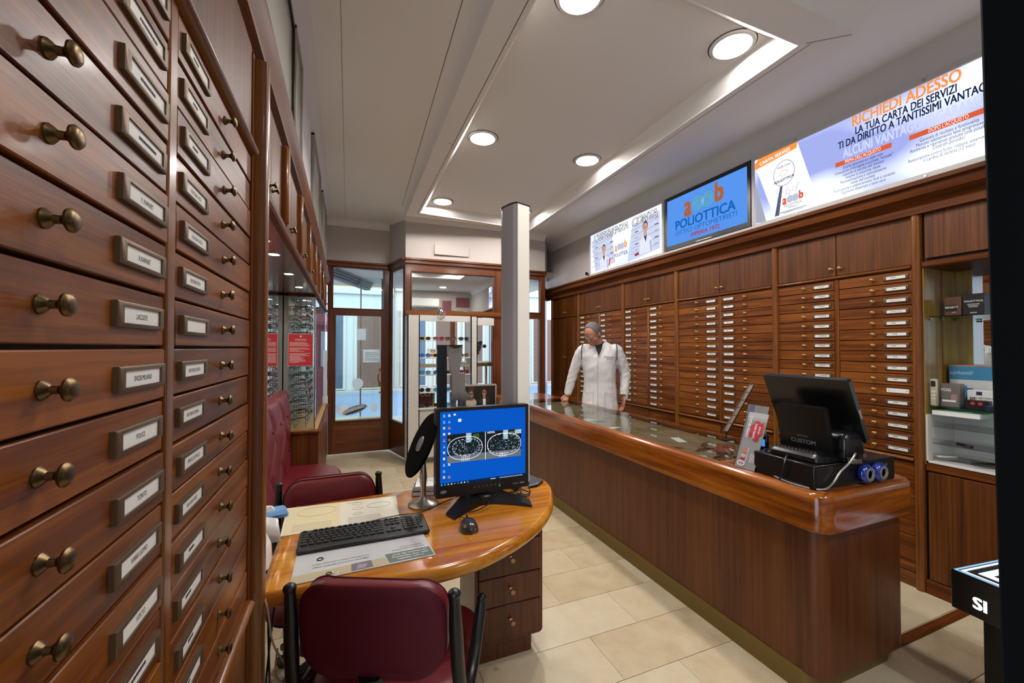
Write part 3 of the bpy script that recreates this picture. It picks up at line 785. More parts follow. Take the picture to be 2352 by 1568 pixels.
# centre bay
o, T = framed('window_2', .712, 5.50, 2.035, 5.46, .02, 2.58, [(.085, 1.215, 1.955, 2.455, M['mirror']), (.05, .60, .12, 1.875, G), (.66, 1.19, .12, 1.875, G)])
q = MB(T).box(.0, 1.32, -.02, 0, 1.885, 1.945, M['trimw'], .004).build('transom_bar'); q.parent = o; q.data.transform(T.inverted())
# right door
framed('window_3', 2.035, 5.46, 2.095, 5.72, .02, 2.58, [(.06, .20, .46, 2.50, G)])
o, T = framed('door_2', 2.095, 5.72, 2.86, 5.72, .02, 2.58, [(.07, .68, 1.995, 2.50, G), (.09, .665, .46, 1.895, G)])
hd = MB(T)
hd.tube([(.07, -.012, .935), (.07, -.05, .945), (.09, -.085, .99), (.10, -.09, 1.04), (.09, -.085, 1.10), (.07, -.05, 1.14), (.07, -.012, 1.15)], .012, M['brass'], 10)
h = hd.build('door_handle'); h.parent = o; h.data.transform(T.inverted())
o, T = framed('wall_side', 2.86, 5.72, 3.22, 6.36, .0, 2.42, [])
cornice_run(PL[:-1], 2.56, 2.632, 'cornice', 'dark wooden cornice stepping along the top of the shopfront')
# louvre cover above the centre bay
t = thing('vent_cover', 'flat white rectangular vent cover above the centre shop window', 'vent cover', (1.33, 5.47, 2.70))
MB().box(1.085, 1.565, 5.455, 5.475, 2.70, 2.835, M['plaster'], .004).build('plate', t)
b = MB()
for x in (1.10, 1.55):
    for z in (2.712, 2.823): b.cyl((x, 5.4555, z), (x, 5.453, z), .004, M['steel'], n=8)
b.build('screw', t)

# ------------------------------------------------------------------ perforated display stand with sunglasses
perf = plain('white_metal', 'cfccc4', .4, .1)
t = thing('display_stand', 'white perforated metal sunglasses stand in front of the centre shop window', 'display stand', (1.15, 5.3, 0))
holes_d = plain('hole_light', 'f2f0ea', .5); holes_k = plain('hole_dark', '5f5c56', .6)
yF, yB = 5.18, 5.40
def upright(x0, x1, flip):
    b = MB().box(x0, x0 + .012, yF, yB, .04, 1.86, perf).box(x1 - .012, x1, yF, yB, .04, 1.86, perf).box(x0, x1, yF, yF + .012, .04, 1.86, perf)
    o = b.build('upright', t)
    b = MB()
    z = .09
    while z < 1.84:
        dense = z < .95 or z > 1.74
        for cx_ in (x0 + .02, x1 - .02):
            b.cyl((cx_, yF, z), (cx_, yF - .003, z), .0055, holes_d, n=7)
        z += .055 if dense else .16
    r = b.build('rivet_row', o); return o
upright(.70, .85, 0); upright(1.51, 1.60, 1)
MB().box(.85, 1.51, yF + .03, yF + .045, 1.79, 1.865, perf, .002).box(1.60, 1.90, yF + .2, yF + .21, 1.76, 1.86, perf, .002).build('header_board', t)
MB().box(.85, 1.51, yF + .02, yB, .08, .68, perf, .003).build('cupboard', t)
MB().box(.83, 1.53, yF - .01, yB, .68, .70, perf, .003).build('worktop', t)
sh = [.895, 1.115, 1.33, 1.545]
for z in sh: MB().box(.85, 1.51, yF, yB, z - .012, z, M['acryl'] if z > 1.4 else perf, .002).build('shelf', t)
MB().box(.85, 1.51, yF + .01, yB - .05, 1.205, 1.245, plain('shelf_olive', '8c8468', .5), .002).build('shelf_block', t)
sgl = [(a, c, s_, 1.14) for a, c, s_ in (('141416', '1f2a30', 'square'), ('17181a', '2f6fa8', 'aviator'), ('3a241a', '6b5230', 'square'), ('101820', '3fa6c8', 'round'), ('5a1420', '8f2a38', 'square'), ('1a1a1a', '2a2a2e', 'aviator'), ('b8a020', '2c2a20', 'square'))]
k = 0
nm = {.70: 'worktop', .895: 'lowest shelf', 1.115: 'second shelf', 1.33: 'third shelf', 1.545: 'top shelf'}
cname = ['black', 'blue-mirrored aviator', 'brown tortoise', 'turquoise-lensed round', 'dark red', 'plain dark aviator', 'yellow']
for zz in (.70, .895, 1.115, 1.33, 1.545):
    for j in range(4):
        s = (k * 3 + j * 2) % 7
        if zz == .70 and j == 1: s = 6
        s_ = s
        eyewear(sgl[s], (.925 + .165 * j + (.01 * (k % 2)), yF + .05, zz + .026), (0, 0, random.Random(k).uniform(-.25, .25)),
                '%s sunglasses, %s from the left on the %s of the white stand' % (cname[s], ['first', 'second', 'third', 'fourth'][j], nm[zz]), 'sunglasses on the white stand')
        k += 1
# little brand cards
t = thing('logo_card', 'small white card with a black oval logo over orange sunglasses, on the white stand', 'sign', (1.03, 5.3, 1.33))
MB().box(.97, 1.12, 5.33, 5.336, 1.33, 1.44, M['card']).build('card', t)
b = MB(); b.tube([(1.045 + .028 * math.cos(a), 5.329, 1.41 + .012 * math.sin(a)) for a in [2 * PI * i / 24 for i in range(24)]], .0035, M['ink'], 5, closed=True)
b.box(.985, 1.105, 5.328, 5.33, 1.345, 1.375, plain('card_orange', 'b86428', .6)); b.build('print', t)
t = thing('brand_sign', 'maroon sign with pale capital letters and a green stripe on the white stand', 'sign', (.98, 5.3, .70))
MB().box(.76, 1.05, 5.36, 5.37, .70, .885, plain('sign_maroon', '5e1c26', .5)).box(1.05, 1.075, 5.36, 5.37, .70, .885, plain('sign_green', '93a01e', .5)).build('panel', t)
MB().text('GUCCI', .078, (.892, 5.358, .85), (1, 0, 0), (0, 0, 1), M['card'], sx=1.05).build('lettering', t)
# clear ornament on top
t = thing('glass_ornament', 'clear wiry glass ornament standing on top of the white stand', 'ornament', (1.12, 5.22, 1.865))
b = MB(Matrix.Translation((1.12, 5.22, 1.80)))
for i in range(14):
    a = 2 * PI * i / 14
    b.tube([(0, 0, 0), (.05 * math.cos(a), .04 * math.sin(a), .05), (.06 * math.cos(a + .4), .05 * math.sin(a + .4), .10), (.03 * math.cos(a + .8), .03 * math.sin(a + .8), .15), (0, 0, .17)], .003, M['chrome'], 5)
b.build('wire_cage', t)
# framed advert with two people in sunglasses
t = thing('advert_panel', 'dark framed advert of a woman and a man in sunglasses before the right window post', 'poster', (1.68, 5.1, 0))
yA = 5.05; x0, x1, z1_ = 1.34, 1.82, .985
b = MB(); b.prism([(x, z) for x, z in rrect(x0, x1, .45, z1_, .02)], yA, yA + .02, plain('advert_frame', 'a99c90', .5), 'y'); b.build('frame', t)
dk = plain('advert_dark', '1b1512', .5); sk = plain('advert_skin', 'a9785c', .6)
MB().box(x0 + .015, x1 - .02, yA - .002, yA, .47, z1_ - .02, dk).box(x0 + .10, x0 + .17, yA - .003, yA - .002, .47, z1_ - .02, plain('advert_brown', '3b2e20', .5)).build('picture', t)
def face(b, cx, cz, s, skin, hair, cloth, y):
    E = lambda x, z, a, c, m, d: b.prism([(cx + s * x + s * a * math.cos(2 * PI * i / 16), cz + s * z + s * c * math.sin(2 * PI * i / 16)) for i in range(16)], y - d, y, m, 'y')
    E(0, -1.9, 1.35, 1.0, cloth, .0004); E(0, -.95, .32, .5, skin, .0006); E(0, .15, .62, .85, hair, .0007); E(0, -.05, .52, .72, skin, .0009)
    E(-.22, .08, .22, .15, M['ink'], .0012); E(.22, .08, .22, .15, M['ink'], .0012); E(0, -.42, .18, .05, plain('lip', '8a3a34', .6), .0012)
b = MB(); face(b, x0 + .135, .86, .055, sk, plain('hair_fair', '5a4330', .7), plain('cloth_pale', 'b9a796', .7), yA - .003)
b.build('woman_print', t)
b = MB(); face(b, x0 + .31, .88, .055, sk, plain('hair_dark', '120e0c', .7), plain('cloth_suit', '23252c', .7), yA - .003)
b.prism([(x0 + .29, .80), (x0 + .33, .80), (x0 + .325, .62), (x0 + .30, .62)], yA - .0042, yA - .004, M['card'], 'y'); b.build('man_print', t)
MB().box(x0 + .04, x0 + .06, yA + .02, yA + .05, 0, .6, M['white']).box(x1 - .06, x1 - .04, yA + .02, yA + .05, 0, .6, M['white']).box(x0, x1, yA - .05, yA + .12, 0, .02, M['white'], .004).build('stand', t)
# shelf with figurines behind the right window pane
t = thing('window_shelf', 'wooden shelf behind the centre window holding a fabric rose', 'shelf', (1.75, 5.8, 1.19))
MB().box(1.58, 2.0, 5.62, 5.95, 1.19, 1.235, M['trimw'], .004).build('board', t); MB().box(1.58, 2.0, 5.62, 5.95, 1.235, 1.255, M['white'], .003).build('top_sheet', t)
for x in (1.62, 1.96): MB().box(x - .015, x + .015, 5.9, 5.93, 0, 1.19, M['white']).build('leg', t)
t = thing('fabric_flower', 'large dark fabric rose on thin white stems behind the window pane', 'ornament', (1.80, 5.8, 1.255))
b = MB(); r = random.Random(9)
for i in range(26):
    a = r.uniform(0, 2 * PI); rr = r.uniform(.01, .085)
    b.ell((1.80 + rr * math.cos(a), 5.78 + r.uniform(-.03, .03), 1.48 + rr * math.sin(a) * 1.3), (.032, .014, .028), plain('rose_dark', '3d3a34', .7) if i == 0 else b.mats[0], 8, 5)
b.build('petals', t)
b = MB()
for x in (1.75, 1.80, 1.86): b.cyl((x, 5.8, 1.255), (x, 5.8, 1.45), .006, M['white'], n=6)
b.build('stems', t)

# ------------------------------------------------------------------ the street outside
ext = {}
pave = plain('pavement_pale', 'a79c96', .8); road = plain('road_blue_grey', '7a879a', .7)
MB().box(-4, 9, 6.6, 9.2, -.12, -.012, pave).build('pavement', label='pale pavement just outside the shop door', cat='pavement', kind='structure')
MB().box(-8, 14, 9.2, 14.5, -.14, -.05, road).build('street', label='grey-blue road beyond the pavement', cat='road', kind='structure')
MB().box(-8, 14, 14.5, 17, -.12, .02, pave).build('far_pavement', label='far pavement across the road', cat='pavement', kind='structure')
wallm = plain('facade_ochre', 'c99a5e', .85); wallw = plain('facade_white', 'c2beb8', .85); wing = plain('window_glass_dark', '4a5563', .2); shut = plain('shutter_brown', '6d4c3c', .7); stone = plain('stone_band', 'c4b8aa', .8)
def facade(name, label, x0, x1, y, hs, upper, lower, wins):
    t = thing(name, label, 'building', ((x0 + x1) / 2, y, 0))
    MB().box(x0, x1, y, y + .6, 0, hs, lower).build('ground_floor_wall', t)
    MB().box(x0, x1, y, y + .6, hs, 9, upper).build('upper_wall', t)
    MB().box(x0, x1, y - .12, y, hs - .12, hs + .12, stone, .02).build('stone_band', t)
    for (wx0, wx1, wz0, wz1, k) in wins:
        w = MB().box(wx0 - .09, wx1 + .09, y - .07, y, wz0 - .06, wz1 + .09, stone, .01).build('window', t)
        MB().box(wx0, wx1, y - .09, y - .065, wz0, wz1, wing if k else shut).build('pane', w)
    return t
facade('building', 'ochre and white building across the street seen through the left shop door', -3.0, 1.55, 15.0, 3.4, wallm, wallw, [(-1.0, -.1, .1, 2.6, 1), (.35, 1.15, .1, 2.6, 0), (-.9, -.2, 4.2, 5.6, 1), (.4, 1.1, 4.2, 5.6, 1)])
facade('building', 'pale building with dark shopfront across the street behind the sunglasses stand', 1.6, 5.2, 15.3, 3.6, wallw, stone, [(1.9, 2.7, .1, 2.7, 1), (3.1, 3.9, .1, 2.7, 0), (4.2, 4.9, .1, 2.7, 0), (2.1, 2.8, 4.3, 5.6, 1), (3.5, 4.2, 4.3, 5.6, 1)])
facade('building', 'grey-violet building across the street seen through the right hand door', 5.25, 11, 15.1, 3.6, plain('facade_violet', 'b9b2c4', .85), plain('facade_grey', 'c9c9cc', .85), [(5.6, 6.5, .1, 2.6, 1), (7, 8, .1, 2.6, 0), (5.7, 6.4, 4.2, 5.6, 1), (7.3, 8, 4.2, 5.6, 1)])
facade('building', 'bright white building at the far left of the street', -9, -3.1, 14.8, 3.4, wallw, wallw, [(-4.4, -3.5, .1, 2.6, 1), (-6.5, -5.6, .1, 2.6, 0)])
# red domed kiosk and statue
t = thing('street_kiosk', 'reddish domed street kiosk outside, seen through the left edge of the door glass', 'kiosk', (-.35, 11.2, 0))
kr = plain('kiosk_red', '8d4a5c', .6)
b = MB(Matrix.Translation((-1.05, 11.2, 0))); b.lathe([(.62, 0), (.62, .9), (.60, .92), (.60, 1.9), (.74, 2.0), (.74, 2.08), (.55, 2.3), (.25, 2.48), (.02, 2.55)], kr, 16); b.build('body', t)
b = MB(Matrix.Translation((-1.05, 11.2, 0)));
for i in range(8):
    a = 2 * PI * (i + .5) / 8; b.box(.585, .625, -.16, .16, 1.0, 1.85, plain('kiosk_light', 'd8d4dc', .4) if i == 0 else b.mats[0], .01, rotm('Z', a))
b.build('glazing', t)
# outer glass vitrine of the entry recess
t = thing('entry_vitrine', 'frameless outer glass screen of the shop entry with slim mullions', 'glass screen', (.2, 7.3, 0))
for (x0, x1) in ((-.6, .22), (.225, .56)): MB().box(x0, x1, 7.3, 7.31, .3, 2.62, M['glass']).build('pane', t)
for x in (.215, .555): MB().box(x, x + .02, 7.28, 7.33, 0, 2.62, plain('mullion_dark', '23303c', .4) if x > .3 else M['steel']).build('mullion', t)
MB().box(-.6, .58, 7.2, 7.4, 0, .3, M['marble']).build('sill', t)
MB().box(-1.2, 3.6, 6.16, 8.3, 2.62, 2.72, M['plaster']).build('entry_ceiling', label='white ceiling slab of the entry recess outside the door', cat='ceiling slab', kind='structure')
t = thing('shutter_box', 'grey ribbed awning box slanting across the left transom window', 'awning box', (0, 6.9, 2.5))
b = MB(Matrix.Translation((-.20, 6.5, 2.485)) @ rotm('Z', 1.138))
for k in range(4): b.box(0, 1.43, -.02 * k, .10, .035 * k, .031 + .035 * k, plain('awning_grey', '6d6a6c', .5) if k == 0 else b.mats[0], .004)
b.build('ribbed_housing', t)
t = thing('entry_lamp', 'round lit lamp in the entry ceiling outside the left transom', 'ceiling light', (.1, 6.9, 2.8))
b = MB(Matrix.Translation((.03, 7.6, 2.62))); b.lathe([(.11, 0), (.11, -.01), (.09, -.012)], M['white'], 24, cap=False); b.build('ring', t)
b = MB(Matrix.Translation((.03, 7.6, 2.62))); b.lathe([(.095, -.004), (.001, -.008)], lit('entry_lamp_glow', 'fff0dc', 8), 24); b.build('diffuser', t)
# ------------------------------------------------------------------ long showcase counter
CX0, CX1, CY0, CY1 = 1.755, 2.42, 1.055, 4.95
t = thing('display_counter', 'long polished wooden counter with rounded lip and glass top running down the room', 'counter', (2.1, 3.0, 0))
body = rrect(1.79, 2.40, 1.095, CY1 - .04, .06, 8)
MB().prism(body, .09, .70, M['panel']).build('body', t)
# seams of the veneer panels as slim upright battens
kick = rrect(1.785, 2.38, 1.14, CY1 - .06, .05, 6)
MB().prism(kick, .0, .095, M['olive']).build('kick_plate', t)
def ring_pts(d): return rrect(CX0, CX1, CY0, CY1, .075, 8, d)
b = MB()
prof = [(.045, .70), (.006, .70), (0, .708), (0, .825), (.004, .842), (.012, .853), (.022, .8585), (.032, .860), (.052, .860), (.054, .852)]
b.loft([[(x, y, z) for x, y in ring_pts(d)] for d, z in prof], M['wood_y'], True, False)
sl_ = b.slot(M['wood_x']); b.mi = [sl_ if sum(b.v[i][1] for i in f) / len(f) < CY0 + .03 else m_ for f, m_ in zip(b.f, b.mi)]
b.build('lip', t)
gy0, gy1 = 1.60, 4.30
MB().box(CX0 + .045, CX1 - .045, CY0 + .045, gy0, .845, .8595, M['wood_x']).build('near_top', t)
MB().box(CX0 + .045, CX1 - .045, gy1, CY1 - .045, .845, .8595, M['wood_x']).build('far_top', t)
MB().box(CX0 + .053, CX1 - .053, gy0 + .001, gy1 - .001, .852, .861, M['glassg']).build('glass_top', t)
MB().box(CX0 + .04, CX1 - .04, gy0, gy1, .70, .818, plain('tray_felt', '75654e', .8)).build('tray', t)
b = MB()
for y in (gy0 + .002, 2.5, 3.4, gy1 - .004): b.box(CX0 + .053, CX1 - .053, y - .002, y + .002, .818, .852, M['glassg'])
b.build('partition', t)
MB().box(CX1 - .01, CX1 + .0, gy0, gy1, .72, .85, M['wood_y']).build('back_rail', t)
# little things under the glass
cardm = plain('tray_card', '9fb4b2', .6)
for i, (x, y, w, h, lab, mm) in enumerate(((1.95, 2.72, .13, .05, 'small white price card under the counter glass, middle', M['card']), (1.92, 3.05, .22, .16, 'pale green display pad under the glass in front of the man', cardm),
                                      (2.15, 1.86, .22, .10, 'red brown leather case lying under the near glass', plain('case_brown', '7a3a2a', .5)), (1.88, 1.78, .16, .08, 'pale display pad under the near end of the glass', cardm), (2.12, 2.2, .14, .06, 'white strip card under the near glass beside the brown case', M['card']))):
    tag(MB(Matrix.Translation((x, y, .818)) @ rotm('Z', .3 * i)).box(-w / 2, w / 2, -h / 2, h / 2, 0, .004 + (.018 if i == 2 else 0), mm, .002).build('display_pad' if i in (1, 3) else ('price_card' if i != 2 else 'glasses_case'), origin=(x, y, .818)), lab, 'card' if i in (0, 4) else ('case' if i == 2 else 'pad'))
cs = [('8a6a4a', 'clear', 'round'), ('5a3a28', 'clear', 'square'), ('9a8a70', 'clear', 'aviator'), ('2a2018', 'clear', 'round')]
cw = ['honey-brown round', 'brown square', 'thin gold aviator', 'dark round']
pos = [(1.90, 1.70, .2), (2.02, 1.74, -.4), (1.86, 1.86, .5), (2.05, 1.92, .1), (1.90, 2.02, -.2), (2.17, 2.02, .6), (1.88, 2.90, .3), (1.99, 2.98, -.3), (2.18, 3.10, .2), (1.93, 3.25, .8), (2.22, 1.68, 0.1)]
near = ['nearest the leaflet holder', 'beside the nearest pair', 'at the front rail', 'behind the leaflet holder', 'further along the front rail', 'beside the brown case', 'on the green pad', 'beside the green pad', 'below the man', 'left of the green pad', 'at the back edge near the till']
for i, (x, y, a) in enumerate(pos):
    eyewear(cs[i % 4], (x, y, .8265), (-1.30, 0, a), '%s spectacles lying under the counter glass %s' % (cw[i % 4], near[i]), 'spectacles under the counter glass', folded=True)

# ------------------------------------------------------------------ desk
DP = [(-.232, 1.362), (-.10, 1.352), (.02, 1.335), (.14, 1.308), (.27, 1.297), (.42, 1.322), (.56, 1.385), (.68, 1.462), (.78, 1.55), (.87, 1.66), (.94, 1.79), (.985, 1.90), (.995, 1.98), (.975, 2.04), (.93, 2.075), (.85, 2.093), (.6, 2.10), (.34, 2.10), (.05, 2.085), (-.232, 2.06)]
def smooth_loop(P, k=2):
    for _ in range(k):
        Q = []
        for i in range(len(P)):
            a, c = P[i], P[(i + 1) % len(P)]
            if i == len(P) - 1: Q += [a, c]; continue
            Q += [(.75 * a[0] + .25 * c[0], .75 * a[1] + .25 * c[1]), (.25 * a[0] + .75 * c[0], .25 * a[1] + .75 * c[1])]
        P = []
        for q in Q:
            if not P or math.hypot(q[0] - P[-1][0], q[1] - P[-1][1]) > 1e-4: P.append(q)
    return P
DP = smooth_loop(DP)
t = thing('desk', 'curved orange-brown polished wooden desk with bullnose edge', 'desk', (.4, 1.75, 0))
zt_, th_ = .75, .052
rings = [[(x, y, zt_ - th_ / 2 - th_ / 2 * math.cos(a)) for x, y in inset(DP, th_ * .42 * (1 - math.sin(a)))] for a in [PI * i / 10 for i in range(11)]]
MB().loft(rings, M['desk']).build('top', t, ang=.9)
# pedestal
px0, px1, py0, py1 = .545, .885, 1.80, 2.06
t2 = thing('drawer_pedestal', 'dark wooden drawer pedestal carrying the right end of the desk', 'drawer unit', ((px0 + px1) / 2, py0, 0))
dw_ = wood('pedestal_wood', '3c1c0e', '512812', '653619', 'z', .35, .25, 26, .3, .02)
b = MB(); b.prism([(x, z) for x, z in rrect(px0, px1, .088, .698, .02)], py0 + .004, py1, dw_, 'y'); b.build('carcass', t2)
MB().box(px0 + .02, px1 - .05, py0 + .025, py1, 0, .088, dw_).build('plinth', t2)
dm_ = None
for i, (za, zb_) in enumerate(((.112, .262), (.264, .395), (.397, .550), (.554, .665))):
    d = MB().box(px0 + .018, px1 - .014, py0 - .008, py0 + .004, za, zb_ - .002, dw_, .002).build('drawer', t2)
    if i < 3:
        k = MB(Matrix.Translation(((px0 + px1) / 2 + .002, py0 - .008, (za + zb_) / 2 + .001)) @ rotm('X', PI / 2)).lathe([(.010, 0), (.010, .003), (.0045, .007), (.0045, .018), (.011, .024), (.011, .030), (.001, .034)], M['brass'], 14)
        k.build('knob', d)
MB().box(.30, .34, 2.02, 2.06, 0, .698, M['alu'], .004).build('leg', t); MB().box(-.225, -.10, 1.50, 1.54, .66, .698, M['black'], .004).build('bracket', t)
MB().box(-.22, -.18, 2.0, 2.04, 0, .698, M['alu'], .004).build('leg', t)
tag(MB().prism([(.60, 2.12), (.70, 2.12), (.71, 2.15), (.60, 2.15)], 0, .60, M['alu']).build('support_panel', origin=(.65, 2.13, 0)), 'upright grey metal panel standing behind the desk pedestal', 'panel')

# mats, keyboard, mouse
def flat(name, label, cat, pts, z, h, m, group=None):
    return tag(MB().prism(pts, z, z + h, m).build(name, origin=(pts[0][0], pts[0][1], z)), label, cat, group)
mat_w = plain('mat_cream', 'ded9c8', .35); mat_g = plain('mat_grey', 'c4c6c8', .35)
t = thing('desk_mat', 'cream printed desk mat behind the keyboard with faint oval drawings', 'desk mat', (0, 1.88, .751))
MB().prism([(-.222, 1.742), (.208, 1.745), (.222, 2.015), (-.235, 2.035)], .7505, .7535, mat_w).build('sheet', t)
b = MB(); gl = plain('mat_line', 'b0aa9a', .6); yl = plain('mat_yellow', 'dccfa8', .4)
b.prism([(-.215, 1.746), (-.02, 1.746), (-.02, 2.022), (-.228, 2.03)], .7536, .7538, yl)
b.tube([(-.11 + .075 * math.cos(a), 1.95 + .05 * math.sin(a), .7540) for a in [2 * PI * i / 32 for i in range(32)]], .0009, gl, 4, closed=True)
for cx_, cy_, r in ((.14, 1.93, .05), (.05, 1.975, .022), (.05, 1.92, .022), (.05, 1.86, .02)): b.tube([(cx_ + r * math.cos(a), cy_ + r * .6 * math.sin(a), .7540) for a in [2 * PI * i / 24 for i in range(24)]], .0008, gl, 4, closed=True)
for i in range(12): b.box(-.19 + .2 * (i % 2), -.05 + .19 * (i % 2), 1.765 + .012 * (i // 2), 1.767 + .012 * (i // 2), .7538, .7541, gl)
b.text('MIOTEC', .014, (.03, 2.0, .7540), (-1, 0, 0), (0, -1, 0), M['ink']); b.build('print', t)
t = thing('desk_mat', 'grey-white printed desk mat in front of the keyboard, reading away from the seat', 'desk mat', (.07, 1.5, .751))
A4 = [(-.150, 1.375), (.285, 1.395), (.270, 1.60), (-.150, 1.60)]
MB().prism(A4, .7505, .7535, mat_g).build('sheet', t)
b = MB(); gd = plain('mat_green', '5f7268', .5); be = plain('mat_beige', 'b9ab8c', .5); ph = plain('mat_photo', '6d6670', .5); bl = plain('mat_photo_light', '9a929a', .5)
b.prism([(.135, 1.395), (.280, 1.400), (.275, 1.462), (.125, 1.458)], .7536, .7538, gd)
b.prism([(-.148, 1.378), (.133, 1.393), (.125, 1.440), (-.148, 1.420)], .7536, .7538, be)
b.prism([(.02, 1.388), (.085, 1.392), (.08, 1.438), (.02, 1.434)], .7539, .7540, ph); b.prism([(.035, 1.395), (.06, 1.397), (.07, 1.42), (.04, 1.425)], .7541, .7542, bl)
for cx_ in (-.045, -.028): b.tube([(cx_ + .008 * math.cos(a), 1.400 + .007 * math.sin(a), .7543) for a in [2 * PI * i / 14 for i in range(14)]], .002, M['card'] if cx_ > -.04 else M['ink'], 4, closed=True)
rd, ud = (-1, -.03, 0), (0, -1, 0)
b.text('Scopri i benefici', .0135, (.205, 1.412, .7541), rd, ud, M['card'], bold=.02); b.text('delle lenti Velocissime', .0135, (.205, 1.428, .7541), rd, ud, M['card'], bold=.02); b.text('ad adattarsi alla luce!', .0135, (.205, 1.444, .7541), rd, ud, M['card'], bold=.02)
b.text('Hai mai provato le lenti', .0115, (.205, 1.476, .7540), rd, ud, M['ink']); b.text('fotocromatiche?', .0115, (.215, 1.492, .7540), rd, ud, M['ink'])
b.text('Oggi puoi contare su SENSITY FAST', .0115, (-.01, 1.456, .7540), rd, ud, M['ink']); b.text('tre volte piu veloci a ritornare chiare', .0115, (-.01, 1.474, .7540), rd, ud, M['ink'])
b.tube([(-.075 + .009 * math.cos(a), 1.505 + .009 * math.sin(a), .7541) for a in [2 * PI * i / 16 for i in range(16)]], .0022, M['ink'], 4, closed=True)
b.build('print', t)
# keyboard
KT = Matrix.Translation((.072, 1.635, .754)) @ rotm('Z', .012) @ rotm('X', .05)
t = thing('keyboard', 'black full size keyboard lying across the two desk mats', 'keyboard', (.072, 1.635, .754))
kbm = plain('keyboard_black', '17181a', .45); kcm = plain('key_black', '222427', .38)
MB(KT).box(-.225, .225, -.075, .078, .002, .016, kbm, .005).build('body', t)
rowsk = [[(1, 1)] + [(1, 1)] * 12]
def keyrow(y, widths, x0, h=.0150, wt=None):
    x = x0
    for w in widths:
        if w < 0: x += -w * .0187; continue
        kk = MB(KT); cx = x + w * .0187 / 2; W = w * .0187 - .0032
        r1 = [(cx - W / 2, y - h / 2), (cx + W / 2, y - h / 2), (cx + W / 2, y + h / 2), (cx - W / 2, y + h / 2)]
        kk.loft([[(a, c, .015) for a, c in r1], [(cx + (a - cx) * .86, y + (c - y) * .84, .0205) for a, c in r1]], kcm)
        kk.build('key', t, smooth=False); x += w * .0187
X0 = -.217
keyrow(.064, [1, -.9, 1, 1, 1, 1, -.4, 1, 1, 1, 1, -.4, 1, 1, 1, 1], X0, .009)
keyrow(.043, [1] * 13 + [2], X0); keyrow(.0245, [1.5] + [1] * 12 + [1.5], X0); keyrow(.006, [1.75] + [1] * 11 + [2.25], X0); keyrow(-.0125, [1.25] + [1] * 11 + [2.75], X0)
keyrow(-.032, [1.4, 1.2, 1.2, 1.2, 4.6, 1.3, 1.3, 1.2, 1.6], X0)
X1 = X0 + 15.35 * .0187
for yy in (.064, .043, .0245): keyrow(yy, [1, 1, 1], X1, .009 if yy > .06 else .015)
keyrow(-.0125, [-1, 1], X1); keyrow(-.032, [1, 1, 1], X1)
X2 = X1 + 3.3 * .0187
for yy in (.043, .0245, .006, -.0125): keyrow(yy, [1, 1, 1, 1], X2)
keyrow(-.032, [2, 1, 1], X2)
# mouse
t = thing('mouse', 'dark metallic computer mouse on the bare desk right of the keyboard', 'mouse', (.445, 1.555, .75))
mm = plain('mouse_gunmetal', '4a4643', .22, .5, .5); MTm = Matrix.Translation((.445, 1.555, .75)) @ rotm('Z', -.10)
rings = []
for i in range(13):
    u = -1 + 2 * i / 12; w = .033 * (1 - abs(u) ** 3.2) ** .5 * (1 - .12 * u) + .001; hgt = .037 * (1 - abs(u + .15) ** 2.6) + .004
    rings.append([(w * math.cos(PI * k / 10), u * .058, max(.001, hgt * math.sin(PI * k / 10) ** .8)) for k in range(11)])
MB(MTm).loft(rings, mm, False, False).build('shell', t)
MB(MTm).lathe([(.004, 0)] * 1 + [(.0045, .002)] , mm, 8).box(-.003, .003, .018, .036, .030, .0375, M['black'], .002).build('wheel', t)
MB(MTm).box(-.0006, .0006, .012, .055, .020, .0385, M['black']).build('button_seam', t)
def cable(name, label, pts, r, m, group=None, k=6):
    # Catmull-Rom through the points
    P = [Vector(p) for p in pts]; P = [P[0]] + P + [P[-1]]; out = []
    for i in range(1, len(P) - 2):
        for j in range(k):
            u = j / k; a, b_, c, d = P[i - 1:i + 3]
            out.append(.5 * ((2 * b_) + (-a + c) * u + (2 * a - 5 * b_ + 4 * c - d) * u * u + (-a + 3 * b_ - 3 * c + d) * u ** 3))
    out.append(P[-2])
    return tag(MB().tube(out, r, m, 6).build(name, origin=pts[0]), label, 'cable', group)
cable('mouse_cable', 'thin black mouse cable running up behind the monitor', [(.452, 1.612, .768), (.44, 1.66, .757), (.455, 1.72, .76), (.50, 1.80, .79), (.56, 1.86, .80)], .0018, M['black'])
cable('keyboard_cable', 'thin black keyboard cable curling over the cream mat', [(.08, 1.72, .764), (.11, 1.755, .7565), (.20, 1.77, .757), (.30, 1.78, .753), (.42, 1.86, .753), (.55, 1.93, .753)], .0018, M['black'])

# monitor
MT = Matrix.Translation((.585, 1.80, 0)) @ rotm('Z', .02) @ rotm('X', .0)
t = thing('monitor', 'square black desktop monitor showing a blue screen on the desk', 'monitor', (.585, 1.80, .75), .02)
b = MB(MT); b.prism([(x, z) for x, z in rrect(-.222, .222, .795, 1.185, .008)], -.012, .03, M['black'], 'y'); b.prism([(x, z) for x, z in rrect(-.16, .16, .84, 1.14, .03)], .03, .055, M['black'], 'y')
b.build('housing', t)
scr = lit('screen_blue', '0a57c6', 1.0); sx0, sx1, sz0, sz1 = -.203, .205, .848, 1.170
s_ = MB(MT).box(sx0, sx1, -.0135, -.012, sz0, sz1, scr).build('screen', t)
L_ = lambda c, s=1.0: lit('px_' + c, c, s)
b = MB(MT); W_ = L_('f4f8ff')
def q(x0, x1, z0, z1, c, y=-.0138): b.box(sx0 + x0 * (sx1 - sx0), sx0 + x1 * (sx1 - sx0), y, y + .0002, sz1 - z1 * (sz1 - sz0), sz1 - z0 * (sz1 - sz0), c)
dkp, gyp, skp, grp, pink = L_('1a1f26'), L_('6e747c'), L_('a9c7d8'), L_('3c5a34'), L_('c89aa0')
